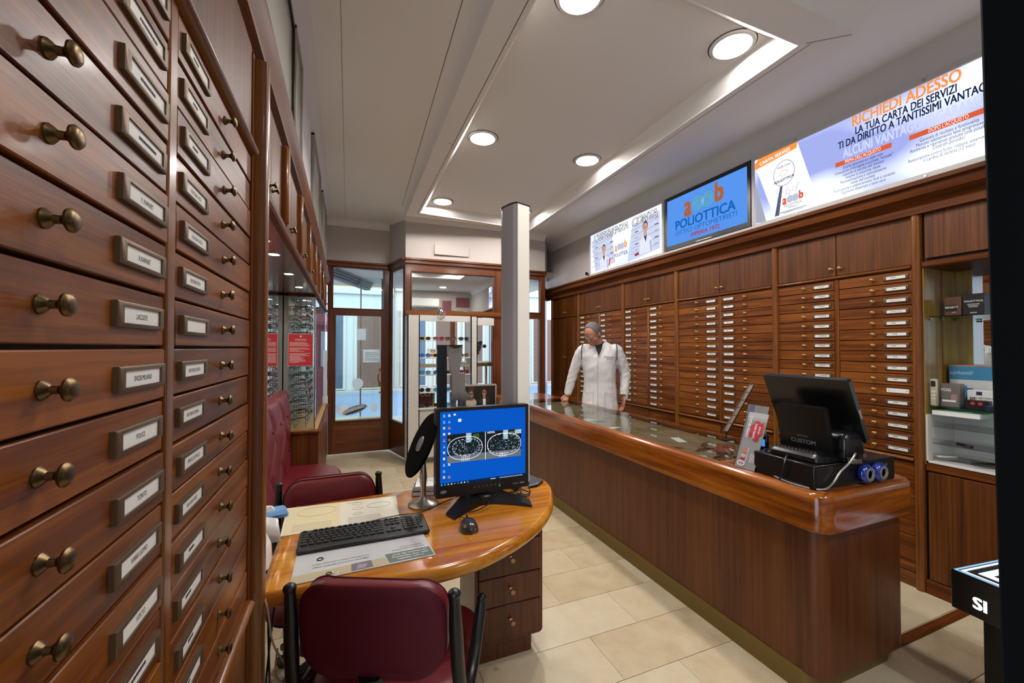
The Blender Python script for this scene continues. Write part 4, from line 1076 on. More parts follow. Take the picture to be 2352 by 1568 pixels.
q(.075, .505, .31, .70, dkp); q(.512, .945, .31, .70, dkp)
for x0 in (.075, .512):
    q(x0, x0 + .430, .60, .70, gyp, -.0141); q(x0 + .21, x0 + .27, .31, .44, skp, -.0141); q(x0 + .29, x0 + .36, .33, .40, grp, -.0141)
    rr = random.Random(int(x0 * 100))
    for i in range(230):
        u = x0 + .05 + rr.random() * .34; v = .40 + rr.random() * .19; q(u, u + .003 + .009 * rr.random(), v, v + .004 + .014 * rr.random(), [skp, gyp, grp, dkp, L_('4d6f96')][rr.randint(0, 4)], -.0143 - .000004 * i)
    for i in range(5): q(x0 + .16 + .02 * i, x0 + .165 + .02 * i, .62, .69, W_, -.0152)
def oval(cx, cz, a, c, m, dash=False, r=.0012, y=-.0158):
    n = 44; X = sx0 + cx * (sx1 - sx0); Z = sz1 - cz * (sz1 - sz0); P = []
    for i in range(n):
        an = 2 * PI * i / n; P.append((X + a * math.copysign(abs(math.cos(an)) ** .82, math.cos(an)), y, Z + c * math.copysign(abs(math.sin(an)) ** .9, math.sin(an))))
    if dash:
        for i in range(0, n, 2): b.tube([P[i], P[(i + 1) % n]], r, m, 4)
    else: b.tube(P, r, m, 4, closed=True)
oval(.275, .51, .080, .050, W_); oval(.285, .50, .062, .036, W_, True); oval(.735, .51, .083, .051, W_); oval(.725, .50, .078, .045, W_, True)
q(.505, .512, .31, .70, W_, -.0150)
b.text('HOYA', .013, (sx0 + .575 * (sx1 - sx0), -.0152, sz1 - .328 * (sz1 - sz0)), (1, 0, 0), (0, 0, 1), W_, bold=.03)
q(.865, .945, .315, .375, skp, -.0155); q(.865, .885, .315, .335, pink, -.0156)
icons = [L_(c) for c in ('58b4e8', 'e8e8f0', 'd8d8e0', '49a8d8', 'e0503c', 'e8f0ff', 'e6dc48', '3c8cd8')]
r = random.Random(2)
for i in range(11):
    q(.03, .052, .035 + .083 * i, .060 + .083 * i, icons[(i * 3) % 8]); q(.03, .055, .064 + .083 * i, .068 + .083 * i, W_)
    if i not in (9,): q(.085, .108, .035 + .083 * i, .060 + .083 * i, icons[(i * 5 + 2) % 8]); q(.085, .112, .064 + .083 * i, .068 + .083 * i, W_)
q(.145, .170, .03, .055, icons[1]); q(.195, .232, .105, .145, icons[5])
q(0, 1, .962, 1.0, L_('0c2748'), -.0139)
for i in range(9): q(.01 + .036 * i, .024 + .036 * i, .973, .990, icons[(i * 3) % 8], -.0142)
for i in range(16): q(.68 + .018 * i, .688 + .018 * i, .976, .988, W_, -.0142)
q(.57, .63, .978, .986, W_, -.0142)
b.build('screen_image', t)
b = MB(MT); gm = plain('logo_grey', '8f9296', .5)
b.prism([(-.188 + .014 * math.cos(a), .822 + .007 * math.sin(a)) for a in [2 * PI * i / 20 for i in range(20)]], -.0126, -.012, gm, 'y')
b.text('photo', .012, (.155, -.0125, .818), (1, 0, 0), (0, 0, 1), gm, shear=.3); b.box(.178, .2, -.0125, -.012, .815, .820, gm)
for i in range(7): b.box(-.05 + .02 * i, -.042 + .02 * i, -.0125, -.012, .824, .8265, gm)
b.build('bezel_marks', t)
MB(MT).cyl((.075, -.0125, .816), (.075, -.0118, .816), .002, lit('led_green', '3cff60', 2), n=8).build('power_led', t)
MB(MT).box(-.045, .045, .035, .062, .765, 1.0, M['black'], .006).build('neck', t)
b = MB(MT)
for s in (-1, 1):
    b.loft([[(s * .02, .08, .752), (s * .02, -.04, .752), (s * .02, -.04, .782), (s * .02, .08, .79)],
            [(s * .10, .02, .752), (s * .10, -.09, .752), (s * .10, -.085, .776), (s * .10, .02, .783)],
            [(s * .195, -.085, .752), (s * .175, -.15, .752), (s * .175, -.148, .759), (s * .193, -.085, .762)]][::s], M['black'])
b.box(-.03, .03, -.045, .10, .752, .79, M['black'], .006)
b.build('foot', t)
# cable tangle, grommet
MB().lathe([(.035, 0), (.035, .006), (.03, .008), (.001, .008)], plain('grommet', '3a3634', .5), 24, Matrix.Translation((.76, 1.79, .75))).build('desk_grommet', label='dark round cable grommet on the desk behind the monitor foot', cat='grommet', origin=(.76, 1.79, .75))
tangle = [[(.62, 1.93, .80), (.70, 1.86, .77), (.78, 1.84, .76), (.80, 1.90, .80), (.79, 1.95, .87)], [(.60, 1.9, .81), (.68, 1.92, .76), (.76, 1.90, .765), (.74, 1.865, .758)], [(.66, 1.95, .84), (.74, 1.93, .78), (.80, 1.88, .758), (.76, 1.86, .758)],
          [(.81, 1.96, .95), (.80, 1.93, .86), (.77, 1.89, .80), (.72, 1.87, .76)], [(.50, 1.92, .80), (.44, 1.84, .775), (.47, 1.76, .757), (.56, 1.78, .772), (.63, 1.86, .79)], [(.52, 1.9, .79), (.58, 1.83, .765), (.66, 1.84, .775), (.73, 1.87, .757)]]
for i, p in enumerate([[(a + .02, c - .07, d) for a, c, d in q_] for q_ in tangle]):
    cable('cable', 'black or grey cable in the tangle behind the monitor foot', p, .0025 if i != 3 else .0035, M['black'] if i != 3 else M['alu'], 'cable tangle behind the monitor')

# books, mirror, second screen, column
for i, (c, w, h, a) in enumerate((('3b3a5c', .19, .022, -.25), ('6f88b0', .18, .012, -.32), ('c9c6c4', .17, .012, -.22))):
    z = .7505 + (.0, .0225, .035)[i]
    T = Matrix.Translation((.40, 2.02, z)) @ rotm('Z', a)
    q_ = thing('book', ['dark blue thick book, lowest of the pile behind the table mirror', 'blue-grey booklet in the middle of the pile behind the table mirror', 'pale booklet on top of the pile behind the table mirror'][i], 'book', (.40, 2.02, z), 0, 'books behind the table mirror')
    MB(T).box(-w / 2, w / 2, -.065, .065, 0, .002, plain('cover%d' % i, c, .4)).box(-w / 2, w / 2, -.065, .065, h - .002, h, M['card'] if i == 2 else plain('cover%db' % i, c, .4)).box(-w / 2, -w / 2 + .002, -.065, .065, 0, h, plain('cover%dc' % i, c, .4)).build('cover', q_)
    MB(T).box(-w / 2 + .002, w / 2 - .003, -.062, .062, .002, h - .002, M['card']).build('pages', q_)
t = thing('table_mirror', 'round black-backed table mirror tilted on a brushed steel foot beside the monitor', 'mirror', (.325, 1.87, .75))
T = Matrix.Translation((.325, 1.87, .75))
MB(T).lathe([(.066, 0), (.067, .004), (.062, .009), (.045, .018), (.025, .026), (.014, .036), (.011, .05), (.014, .09), (.0165, .12), (.013, .16), (.010, .195), (.008, .21), (.001, .212)], M['steel'], 28).build('foot', t)
DT = Matrix.Translation((.325, 1.89, 1.005)) @ rotm('Z', .36) @ rotm('Y', PI / 2 - .0) @ rotm('X', 0)
# disc nearly edge-on to the camera, leaning to the right at the top
DT = Matrix.Translation((.318, 1.885, 1.015)) @ rotm('Z', .04) @ rotm('Y', PI - 1.13)
b = MB(DT); b.lathe([(.001, -.006), (.145, -.006), (.150, -.002), (.150, .004), (.146, .007), (.001, .007)], M['blackm'], 40); b.build('disc', t)
b = MB(DT); b.lathe([(.143, .0074), (.001, .0076)], M['mirror'], 40); b.build('glass', t)
b = MB(DT); b.lathe([(.036, -.0062), (.034, -.010), (.001, -.012)], M['steel'], 24); b.build('boss', t)
# aluminium column behind the desk
t = thing('measuring_column', 'tall slim aluminium column with a grey curved flank standing behind the monitor', 'column', (.83, 2.02, .75))
cp = [(.800, 1.915), (.882, 1.945), (.889, 1.965), (.90, 2.03), (.84, 2.085), (.785, 2.09), (.765, 2.05), (.760, 2.02), (.773, 1.96), (.785, 1.93)]
CZ = 2.185
b = MB(); b.prism(cp, .765, CZ, M['alu']); b.build('shaft', t, ang=.25)
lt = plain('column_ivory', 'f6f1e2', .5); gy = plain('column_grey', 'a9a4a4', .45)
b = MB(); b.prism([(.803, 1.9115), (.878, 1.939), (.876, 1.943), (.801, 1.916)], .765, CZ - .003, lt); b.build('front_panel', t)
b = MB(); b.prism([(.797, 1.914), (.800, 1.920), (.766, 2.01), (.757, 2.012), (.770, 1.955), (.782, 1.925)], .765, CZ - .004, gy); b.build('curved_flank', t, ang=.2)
b = MB(); b.prism(inset(cp, -.004), CZ, CZ + .006, M['black']); b.build('cap', t)
b = MB(); b.prism([(.74, 2.09), (.77, 1.87), (.90, 1.885), (.955, 1.935), (.93, 2.05)], .7505, .762, M['black']); b.prism([(.80, 1.872), (.90, 1.887), (.95, 1.935), (.945, 1.945), (.89, 1.90), (.80, 1.885)], .7507, .7635, M['chrome']); b.build('base', t)
# second device seen from the side: slim dark screen, grey back shell, bracket, steel post
t = thing('measuring_screen', 'slim dark screen on a steel post seen from its side behind the monitor', 'screen', (.53, 2.02, .75))
zc_ = .0
b = MB(); b.prism([(.415, 2.02), (.452, 1.99), (.462, 2.005), (.425, 2.04)], .86, 1.465, plain('screen_edge', '0a0c14', .3)); b.build('panel', t)
b = MB()
sh_ = [(.0, 1.462), (.085, 1.462), (.080, 1.40), (.062, 1.30), (.052, 1.20), (.046, 1.10), (.015, 1.065), (.0, 1.06), (.02, 1.13), (.03, 1.22), (.028, 1.32), (.014, 1.40)]
b.prism([(.462 + x, z) for x, z in sh_], 2.02, 2.034, plain('back_shell', '9b928a', .4, .2), 'y'); b.build('back_shell', t)
b = MB(); b.prism([(.465, 1.465), (.548, 1.466), (.53, 1.452), (.505, 1.448), (.485, 1.455)], 2.015, 2.02, M['black'], 'y'); b.build('clip', t)
b = MB(); b.prism([(.490, 1.19), (.555, 1.19), (.555, 1.325), (.490, 1.325)], 2.0, 2.03, M['steel'], 'y'); b.prism([(.530, 1.19), (.595, 1.19), (.55, 1.24), (.53, 1.24)], 1.985, 2.0, M['steel'], 'y'); b.build('bracket', t)
b = MB(); b.lathe([(.021, .0), (.021, .46), (.001, .461)], M['steel'], 24, Matrix.Translation((.545, 2.03, .762))); b.build('post', t)
MB().prism(rrect(.47, .62, 1.975, 2.085, .03), .7505, .763, M['black']).build('base', t)

# left end of the desk: tissue packet, white lens card, white device
t = thing('tissue_packet', 'crumpled blue and white tissue packet at the back left corner of the desk', 'packet', (-.25, 1.93, .751))
b = MB(Matrix.Translation((-.290, 1.965, .752)) @ rotm('Z', .25)); b.loft([[(-.06, -.04, 0), (.06, -.045, 0), (.062, .045, 0), (-.06, .05, 0)], [(-.064, -.045, .014), (.064, -.048, .016), (.066, .05, .012), (-.062, .055, .016)], [(-.05, -.03, .027), (.052, -.035, .030), (.054, .036, .025), (-.05, .04, .029)]], plain('tissue_blue', '6f9fd4', .4)); b.build('wrap', t)
b = MB(Matrix.Translation((-.300, 1.965, .782)) @ rotm('Z', .25)); b.loft([[(-.03, -.02, -.006), (.03, -.02, -.006), (.03, .02, -.006), (-.03, .02, -.006)], [(-.022, -.008, .012), (.012, -.012, .016), (.02, .008, .010), (-.018, .014, .017)]], M['card']); b.build('tissue', t)
b = MB(); n = 14
V = [(-.36 + (.147 if k == 0 else .130) * i / n, (1.70 if k == 0 else 1.745) + .03 * (1 - i / n) ** 2, (.752 if k == 0 else .832 - .012 * (i / n) ** 4)) for k in (0, 1) for i in range(n + 1)]; F = [(i, i + 1, n + 2 + i, n + 1 + i) for i in range(n)]
b.add(V, F, plain('curved_card', 'dcdad6', .25, coat=.6)); cc = b.build('curved_card', label='glossy white curved card standing on the left end of the desk', cat='card', origin=(-.26, 1.74, .75))
md = cc.modifiers.new('s', 'SOLIDIFY'); md.thickness = .002
t = thing('card_reader', 'white rounded plastic device at the front left end of the desk', 'device', (-.25, 1.53, .75))
b = MB(); b.loft([[(x, y, .752 + z) for x, y in rrect(-.31, -.222 - dx, 1.475, 1.60 - dx * .3, .03, 5, d)] for z, d, dx in ((0, .004, 0), (.004, 0, 0), (.05, .001, .002), (.085, .004, .012), (.105, .012, .022), (.112, .03, .03))], plain('device_white', 'e4e2df', .25, coat=.5)); b.build('shell', t)
b = MB(); b.tube([(-.252, 1.474, .756), (-.254, 1.477, .80), (-.259, 1.486, .845), (-.268, 1.50, .862)], .0008, M['ink'], 4); b.build('seam', t)
cable('white_cable', 'white cable looping down below the left end of the desk', [(-.215, 1.36, .75), (-.20, 1.335, .72), (-.185, 1.335, .62), (-.15, 1.34, .54), (-.135, 1.35, .49), (-.16, 1.35, .49), (-.18, 1.345, .53), (-.175, 1.34, .60)], .0028, plain('cable_beige', '9a8c78', .5))
cable('black_cable', 'black cable hanging down beside the big wooden post', [(-.205, 1.375, .70), (-.20, 1.38, .50), (-.197, 1.385, .42), (-.195, 1.38, .35), (-.20, 1.39, .20), (-.20, 1.40, .02)], .003, M['black'])
cable('black_cable', 'second black cable twisting beside the first under the desk', [(-.19, 1.39, .70), (-.21, 1.385, .46), (-.19, 1.38, .40), (-.205, 1.375, .36), (-.185, 1.39, .18), (-.19, 1.41, .02)], .003, M['black'])

# ------------------------------------------------------------------ lit panels and TV above the right cabinets
LX = 3.10
fr_m = plain('sign_frame_metal', 'b9b6b2', .5)
def lightbox(name, label, y0, y1, z0, z1, bgmat, w=.035):
    """y0 is the far end, y1 the near end; text runs toward the near end"""
    t = thing(name, label, 'illuminated sign', (LX + .05, (y0 + y1) / 2, z0))
    b = MB()
    b.box(LX - .006, XR + .02, y1, y0, z0, z0 + w, fr_m, .003).box(LX - .006, XR + .02, y1, y0, z1 - w, z1, fr_m, .003).box(LX - .005, XR + .01, y0 - w * .8, y0 - .0005, z0 + w, z1 - w, fr_m).box(LX - .005, XR + .01, y1 + .0005, y1 + w * .8, z0 + w, z1 - w, fr_m)
    b.box(LX + .03, XR + .009, y1 + .001, y0 - .001, z0 + .001, z1 - .001, fr_m); b.build('frame', t)
    MB().box(LX + .004, LX + .008, y1 + w * .7, y0 - w * .7, z0 + w * .9, z1 - w * .9, bgmat).build('lit_panel', t)
    sc = MB()
    n = max(2, int((y0 - y1) / .55))
    for i in range(n):
        y = y1 + (y0 - y1) * (i + .5) / n
        for z in (z0 + w / 2, z1 - w / 2): sc.cyl((LX - .006, y, z), (LX - .010, y, z), .008, M['steel'], n=10)
    sc.build('screw', t)
    return t
def panel_mat(name, seed, lo='8e97c8', s=1.0, white_first=False):
    m = bpy.data.materials.new(name); m.use_nodes = True
    n, l = m.node_tree.nodes, m.node_tree.links; n.remove(n['Principled BSDF'])
    tc = n.new('ShaderNodeTexCoord'); mp = n.new('ShaderNodeMapping'); mp.inputs['Scale'].default_value = (1, .9, 1.7); mp.inputs['Location'].default_value = (seed, seed * 1.7, seed * .3)
    no = n.new('ShaderNodeTexNoise'); no.inputs['Scale'].default_value = 1.6; no.inputs['Detail'].default_value = 0
    cr = n.new('ShaderNodeValToRGB'); e = cr.color_ramp.elements; e[0].position = .42; e[0].color = lin(lo); e[1].position = .72; e[1].color = lin('eef4ff')
    em = n.new('ShaderNodeEmission'); em.inputs[1].default_value = s
    l.new(tc.outputs['Object'], mp.inputs[0]); l.new(mp.outputs[0], no.inputs['Vector']); l.new(no.outputs['Fac'], cr.inputs[0]); l.new(cr.outputs[0], em.inputs[0]); l.new(em.outputs[0], n['Material Output'].inputs[0])
    return m
PB = 1.9
Y = (0, -1, 0); Z = (0, 0, 1)
org = lit('print_orange', 'ff9a48', 1.0); redo = lit('print_red_orange', 'e0603a', 1.0); navy = lit('print_navy', '1f2740', 1.0); pale = lit('print_pale', 'cfd4f4', 1.1); wh = lit('print_white_lit', 'ffffff', 1.1); greyp = lit('print_grey', 'a9adc0', 1.0); gl2 = lit('print_grey_light', 'c3c8dc', 1.0); dblue = lit('print_slate', '59607e', 1.0)
# 1: services panel
t = lightbox('service_sign', 'long illuminated service card sign with orange and navy lettering, nearest of the lit panels', 2.392, .93, 2.425, 3.02, panel_mat('lit_sky_panel', 3.1, '7d86b6', PB))
b = MB(); x = LX + .0035
def tx(s, size, y, z, m, bold=.0, sx=1.0, al='CENTER', shear=0): b.text(s, size, (x, y, z), Y, Z, m, bold=bold, sx=sx, align=al, shear=shear)
b.fit('RICHIEDI ADESSO', .523, .096, (x, 1.405, 2.944), Y, Z, org, .025)
b.fit('LA TUA CARTA DEI SERVIZI', .486, .068, (x, 1.405, 2.878), Y, Z, navy, .025)
b.fit('TI DA DIRITTO A TANTISSIMI VANTAGGI', .74, .068, (x, 1.38, 2.822), Y, Z, navy, .025)
b.fit('ALCUNI VANTAGGI E GARANZIE', .70, .086, (x, 1.372, 2.757), Y, Z, pale, .03)
b.box(x - .001, x, 1.455, 1.768, 2.684, 2.714, redo); b.box(x - .001, x, 1.03, 1.37, 2.684, 2.714, redo)
x -= .0015
b.fit("PRIMA DELL'ACQUISTO", .20, .033, (x, 1.61, 2.699), Y, Z, wh, .012); b.fit("DOPO L'ACQUISTO", .165, .033, (x, 1.20, 2.699), Y, Z, wh, .012)
for i, s in enumerate(('Esame optometrico della vista', 'Consulenza d\'immagine e occhiale "virtuale"', 'Capacit\u00e0 di ascolto per trovare', 'insieme la soluzione ideale', 'Personalizzazione e ottimizzazione', "totale dell'occhiale", 'Applicazione e addestramento lenti a contatto', 'Pagamenti dilazionati a tasso zero')):
    tx(s, .0285, 1.61, 2.664 - .0238 * i, navy, .012, .64)
for i, s in enumerate(('Garanzia di risultato e funzionalit\u00e0', 'Mancato adattamento lenti progressive', 'Assistenza e riparazioni gratuite (ove possibile)', 'Controlli periodici', 'Assicurazione contro furto, rottura, smarrimento', 'o cambio di diottria (12 mesi)')):
    tx(s, .0285, 1.20, 2.660 - .0225 * i - (.010 if i > 3 else 0), navy, .012, .62)
b.build('lettering', t)
# the pictured card at its far end
def P2(pts, m, d): b.add([(x - d, y, z) for y, z in pts], [tuple(range(len(pts)))], m)
b = MB(); x = LX + .003
P2([(2.36, 2.935), (2.02, 2.975), (1.89, 2.52), (2.20, 2.455)], wh, 0)
P2([(2.362, 2.905), (2.362, 2.955), (2.335, 2.985), (2.02, 2.985), (2.03, 2.94)], org, .0005)
P2([(2.36, 2.80), (2.36, 2.47), (2.27, 2.455)], greyp, .0004)
b.text('CARTA SERVIZI', .036, (x - .001, 2.20, 2.945), (0, -1, .08), (0, .08, 1), wh, bold=.03)
cy_, cz_ = 2.125, 2.79
P2([(cy_ - .085 * math.cos(a), cz_ + .10 * math.sin(a)) for a in [2 * PI * i / 30 for i in range(30)]], gl2, .0008); P2([(cy_ - .077 * math.cos(a), cz_ + .092 * math.sin(a)) for a in [2 * PI * i / 30 for i in range(30)]], wh, .0012)
P2([(2.155, 2.695), (2.135, 2.695), (2.165, 2.475), (2.20, 2.475)], dblue, .0012)
b.text('vedi con', .030, (x - .002, cy_, cz_ + .055), Y, Z, navy, bold=.01); b.text('POLIOTTICA', .027, (x - .002, cy_, cz_ - .050), (0, -1, .08), Z, navy, bold=.03)
b.tube([(x - .002, cy_ - .03 * math.cos(a), cz_ + .022 * math.sin(a)) for a in [2 * PI * i / 20 for i in range(20)]], .0012, redo, 4, closed=True)
b.text('E   F   P', .06, (x - .0006, 2.10, 2.66), Y, Z, lit('ghost_grey', 'e2e6f2', 1.0)); b.text('T  O  Z', .06, (x - .0006, 2.10, 2.60), Y, Z, lit('ghost_grey2', 'e2e6f2', 1.0))
def logo(cy, cz, s, mo, mc, lines=False, dd=.002):
    b.text('a', 1.75 * s, (x - dd, cy + 1.12 * s, cz + .02 * s), Y, Z, mo, bold=.04, sx=.72); b.text('b', 1.5 * s, (x - dd, cy - 1.12 * s, cz + .12 * s), Y, Z, mo, bold=.045, sx=.8)
    for k in (-1, 1): P2([(cy - k * .36 * s - .47 * s * math.cos(a), cz + .50 * s * math.sin(a)) for a in [2 * PI * i / 30 for i in range(30)]], mc[0], dd + .0004)
    if lines:
        for k in (-1, 1):
            for j in range(1, 7): b.tube([(x - dd - .001, cy - k * .36 * s - .07 * j * s * math.cos(a), cz + .074 * j * s * math.sin(a)) for a in [2 * PI * i / 26 for i in range(26)]], .011 * s, mc[1], 4, closed=True)
logo(2.06, 2.575, .055, redo, (gl2,))
b.text('POLIOTTICA', .028, (x - .002, 2.06, 2.530), Y, Z, dblue, sx=.8); b.text('IMPERIA', .018, (x - .002, 2.06, 2.510), Y, Z, dblue); b.box(x - .0022, x - .002, 1.96, 2.16, 2.487, 2.492, dblue)
b.box(x - .0022, x - .002, 1.98, 2.13, 2.478, 2.482, dblue)
b.tube([(x - .002, 2.095 - .018 * math.cos(a), 2.635 + .012 * math.sin(a)) for a in [2 * PI * i / 16 for i in range(16)]], .001, dblue, 4, closed=True); b.tube([(x - .002, 2.045 - .018 * math.cos(a), 2.64 + .012 * math.sin(a)) for a in [2 * PI * i / 16 for i in range(16)]], .001, dblue, 4, closed=True)
b.build('card_picture', t)
# 2: TV
t = thing('television', 'flat television with a blue shop logo screen between the two lit panels', 'television', (LX + .04, 2.89, 2.43))
tz0, tz1 = 2.455, 3.005
MB().box(LX + .0, LX + .05, 2.402, 3.385, tz0, tz1, M['black'], .004).build('housing', t)
tvb = lit('tv_blue', '5a97f0', 1.0)
MB().box(LX - .001, LX + .001, 2.435, 3.355, tz0 + .045, tz1 - .035, tvb).build('screen', t)
b = MB(); x = LX - .0012; tb = lit('tv_text_blue', '1767c0', 1.0); tr = lit('tv_brown', 'b0633c', 1.0); tred = lit('tv_red', 'a83a44', 1.0)
logo(2.895, 2.832, .162, tr, (lit('tv_disc', '2f8cc8', 1.0), lit('tv_ring', '9fd0ec', 1.0)), True, .001)
b.fit('POLIOTTICA', .70, .125, (x - .001, 2.895, 2.683), Y, Z, tb, .03); b.fit('OTTICI OPTOMETRISTI', .71, .062, (x - .001, 2.885, 2.605), Y, Z, tb, .006); b.fit('IMPERIA 1972', .33, .055, (x - .001, 2.875, 2.545), Y, Z, tred, .02)
b.build('logo_picture', t)
MB().box(LX - .0015, LX, 2.80, 2.98, tz0 + .012, tz0 + .018, M['steel']).build('bezel_bar', t)
tag(MB().box(LX + .05, XR + .02, 2.392, 3.405, 2.425, 3.02, fr_m).box(LX - .004, LX + .05, 2.392, 3.405, 2.425, 2.452, fr_m, .003).box(LX - .004, LX + .05, 2.392, 3.405, 3.008, 3.02, fr_m, .002).build('mounting_frame', origin=(LX + .1, 2.9, 2.43)), 'grey metal surround holding the wall television', 'frame')
# 3: experience panel
t = lightbox('experience_sign', 'farthest illuminated sign with outlined capital headline and two men in white coats', 4.835, 3.405, 2.425, 3.02, panel_mat('lit_white_panel', 8.3, 'b4bedc', PB))
b = MB(); x = LX + .0032
shade = lit('photo_blue', 'b9c4ea', 1.0); shade2 = lit('photo_blue_light', 'd3daf3', 1.0); skn = lit('photo_skin', 'd6a68e', 1.0); hairp = lit('photo_hair', '3a3038', 1.0); coatp = lit('photo_coat', 'e4e8f6', 1.05); coatd = lit('photo_coat_shade', 'b4bcda', 1.0); shirt = lit('photo_shirt', '3a3650', 1.0)
P2([(4.79, 2.90), (4.34, 2.93), (4.25, 2.52), (4.70, 2.47)], shade2, 0); P2([(3.93, 2.88), (3.47, 2.93), (3.47, 2.52), (4.02, 2.47)], shade2, 0)
for k in range(5):
    P2([(4.78, 2.83 - .07 * k), (4.30, 2.86 - .07 * k), (4.30, 2.85 - .07 * k), (4.78, 2.82 - .07 * k)], coatd, .0003); P2([(3.95, 2.83 - .07 * k), (3.48, 2.86 - .07 * k), (3.48, 2.85 - .07 * k), (3.95, 2.82 - .07 * k)], coatd, .0003)
    for yy in (4.70, 4.36, 3.88, 3.55): P2([(yy, 2.855 - .07 * k), (yy - .06, 2.858 - .07 * k), (yy - .06, 2.870 - .07 * k), (yy, 2.867 - .07 * k)], dblue if k % 2 else greyp, .0005)
def man_print(cy, cz, s, glasses):
    e = lambda dy, dz, a, c, m, d: P2([(cy - s * dy - s * a * math.cos(2 * PI * i / 20), cz + s * dz + s * c * math.sin(2 * PI * i / 20)) for i in range(20)], m, d)
    P2([(cy + s * 1.5, cz - s * 4.3), (cy + s * 1.45, cz - s * 2.1), (cy + s * .9, cz - s * 1.55), (cy, cz - s * 1.3), (cy - s * .9, cz - s * 1.55), (cy - s * 1.6, cz - s * 2.2), (cy - s * 1.7, cz - s * 4.3)], coatp, .0008)
    P2([(cy - s * 1.05, cz - s * 2.4), (cy - s * 1.25, cz - s * 4.3), (cy - s * 1.6, cz - s * 4.3), (cy - s * 1.45, cz - s * 2.4)], coatd, .0010)
    P2([(cy + s * .42, cz - s * 1.25), (cy - s * .42, cz - s * 1.25), (cy - s * .1, cz - s * 2.5)], shirt, .0011)
    e(0, -1.0, .36, .5, skn, .0012); e(0, .18, .66, .95, hairp, .0013); e(0, -.02, .60, .86, skn, .0015)
    if glasses:
        for k in (-.24, .24): e(k, .08, .2, .13, hairp, .0017)
        for k in (-.24, .24): e(k, .08, .16, .09, skn, .0018)
    else:
        for k in (-.24, .24): e(k, .1, .1, .05, hairp, .0017)
    e(0, -.45, .2, .05, coatd, .0017); e(0, -.15, .07, .18, lit('skin_shade', 'a87464', 1), .0017)
man_print(4.50, 2.73, .060, False); man_print(3.70, 2.80, .066, True)
P2([(4.38, 2.58), (4.35, 2.60), (4.37, 2.50), (4.40, 2.49)], redo, .002); P2([(3.89, 2.535), (3.82, 2.55), (3.80, 2.52), (3.87, 2.51)], tred, .002)
x -= .0025
for ww, mm_, bo in ((1.235, navy, .062), (1.22, wh, .008)):
    x -= .0006; b.fit("L'ESPERIENZA  CONTA", ww, .125, (x, 4.12, 2.912), (0, -1, .0), Z, mm_, bo, .22)
logo(4.14, 2.69, .085, org, (gl2,), False, .001)
b.text('POLIOTTICA', .062, (x - .001, 4.14, 2.595), Y, Z, navy, bold=.02, sx=.72)
b.text('dal 1972', .024, (x - .001, 4.14, 2.505), Y, Z, greyp); b.text('al servizio della vostra visione', .018, (x - .001, 4.14, 2.483), Y, Z, greyp)
b.build('print', t)
# security camera
t = thing('security_camera', 'small white bullet security camera on the wall left of the farthest lit sign', 'camera', (3.2, 4.98, 2.5))
b = MB(); b.cyl((3.23, 4.98, 2.46), (3.215, 4.98, 2.46), .035, M['white'], n=20); b.cyl((3.215, 4.98, 2.46), (3.17, 4.97, 2.50), .009, M['white'], n=10); b.build('mount', t)
b = MB(); b.cyl((3.19, 5.0, 2.505), (3.10, 4.91, 2.485), .030, M['white'], n=20); b.build('housing', t)
b = MB(); b.cyl((3.10, 4.91, 2.485), (3.097, 4.907, 2.4843), .024, M['black'], n=20); b.build('lens', t)
cable('white_cable', 'thin white cable running down from the security camera', [(3.222, 4.99, 2.47), (3.226, 4.93, 2.45), (3.222, 4.90, 2.44), (3.218, 4.88, 2.43)], .004, M['white'])
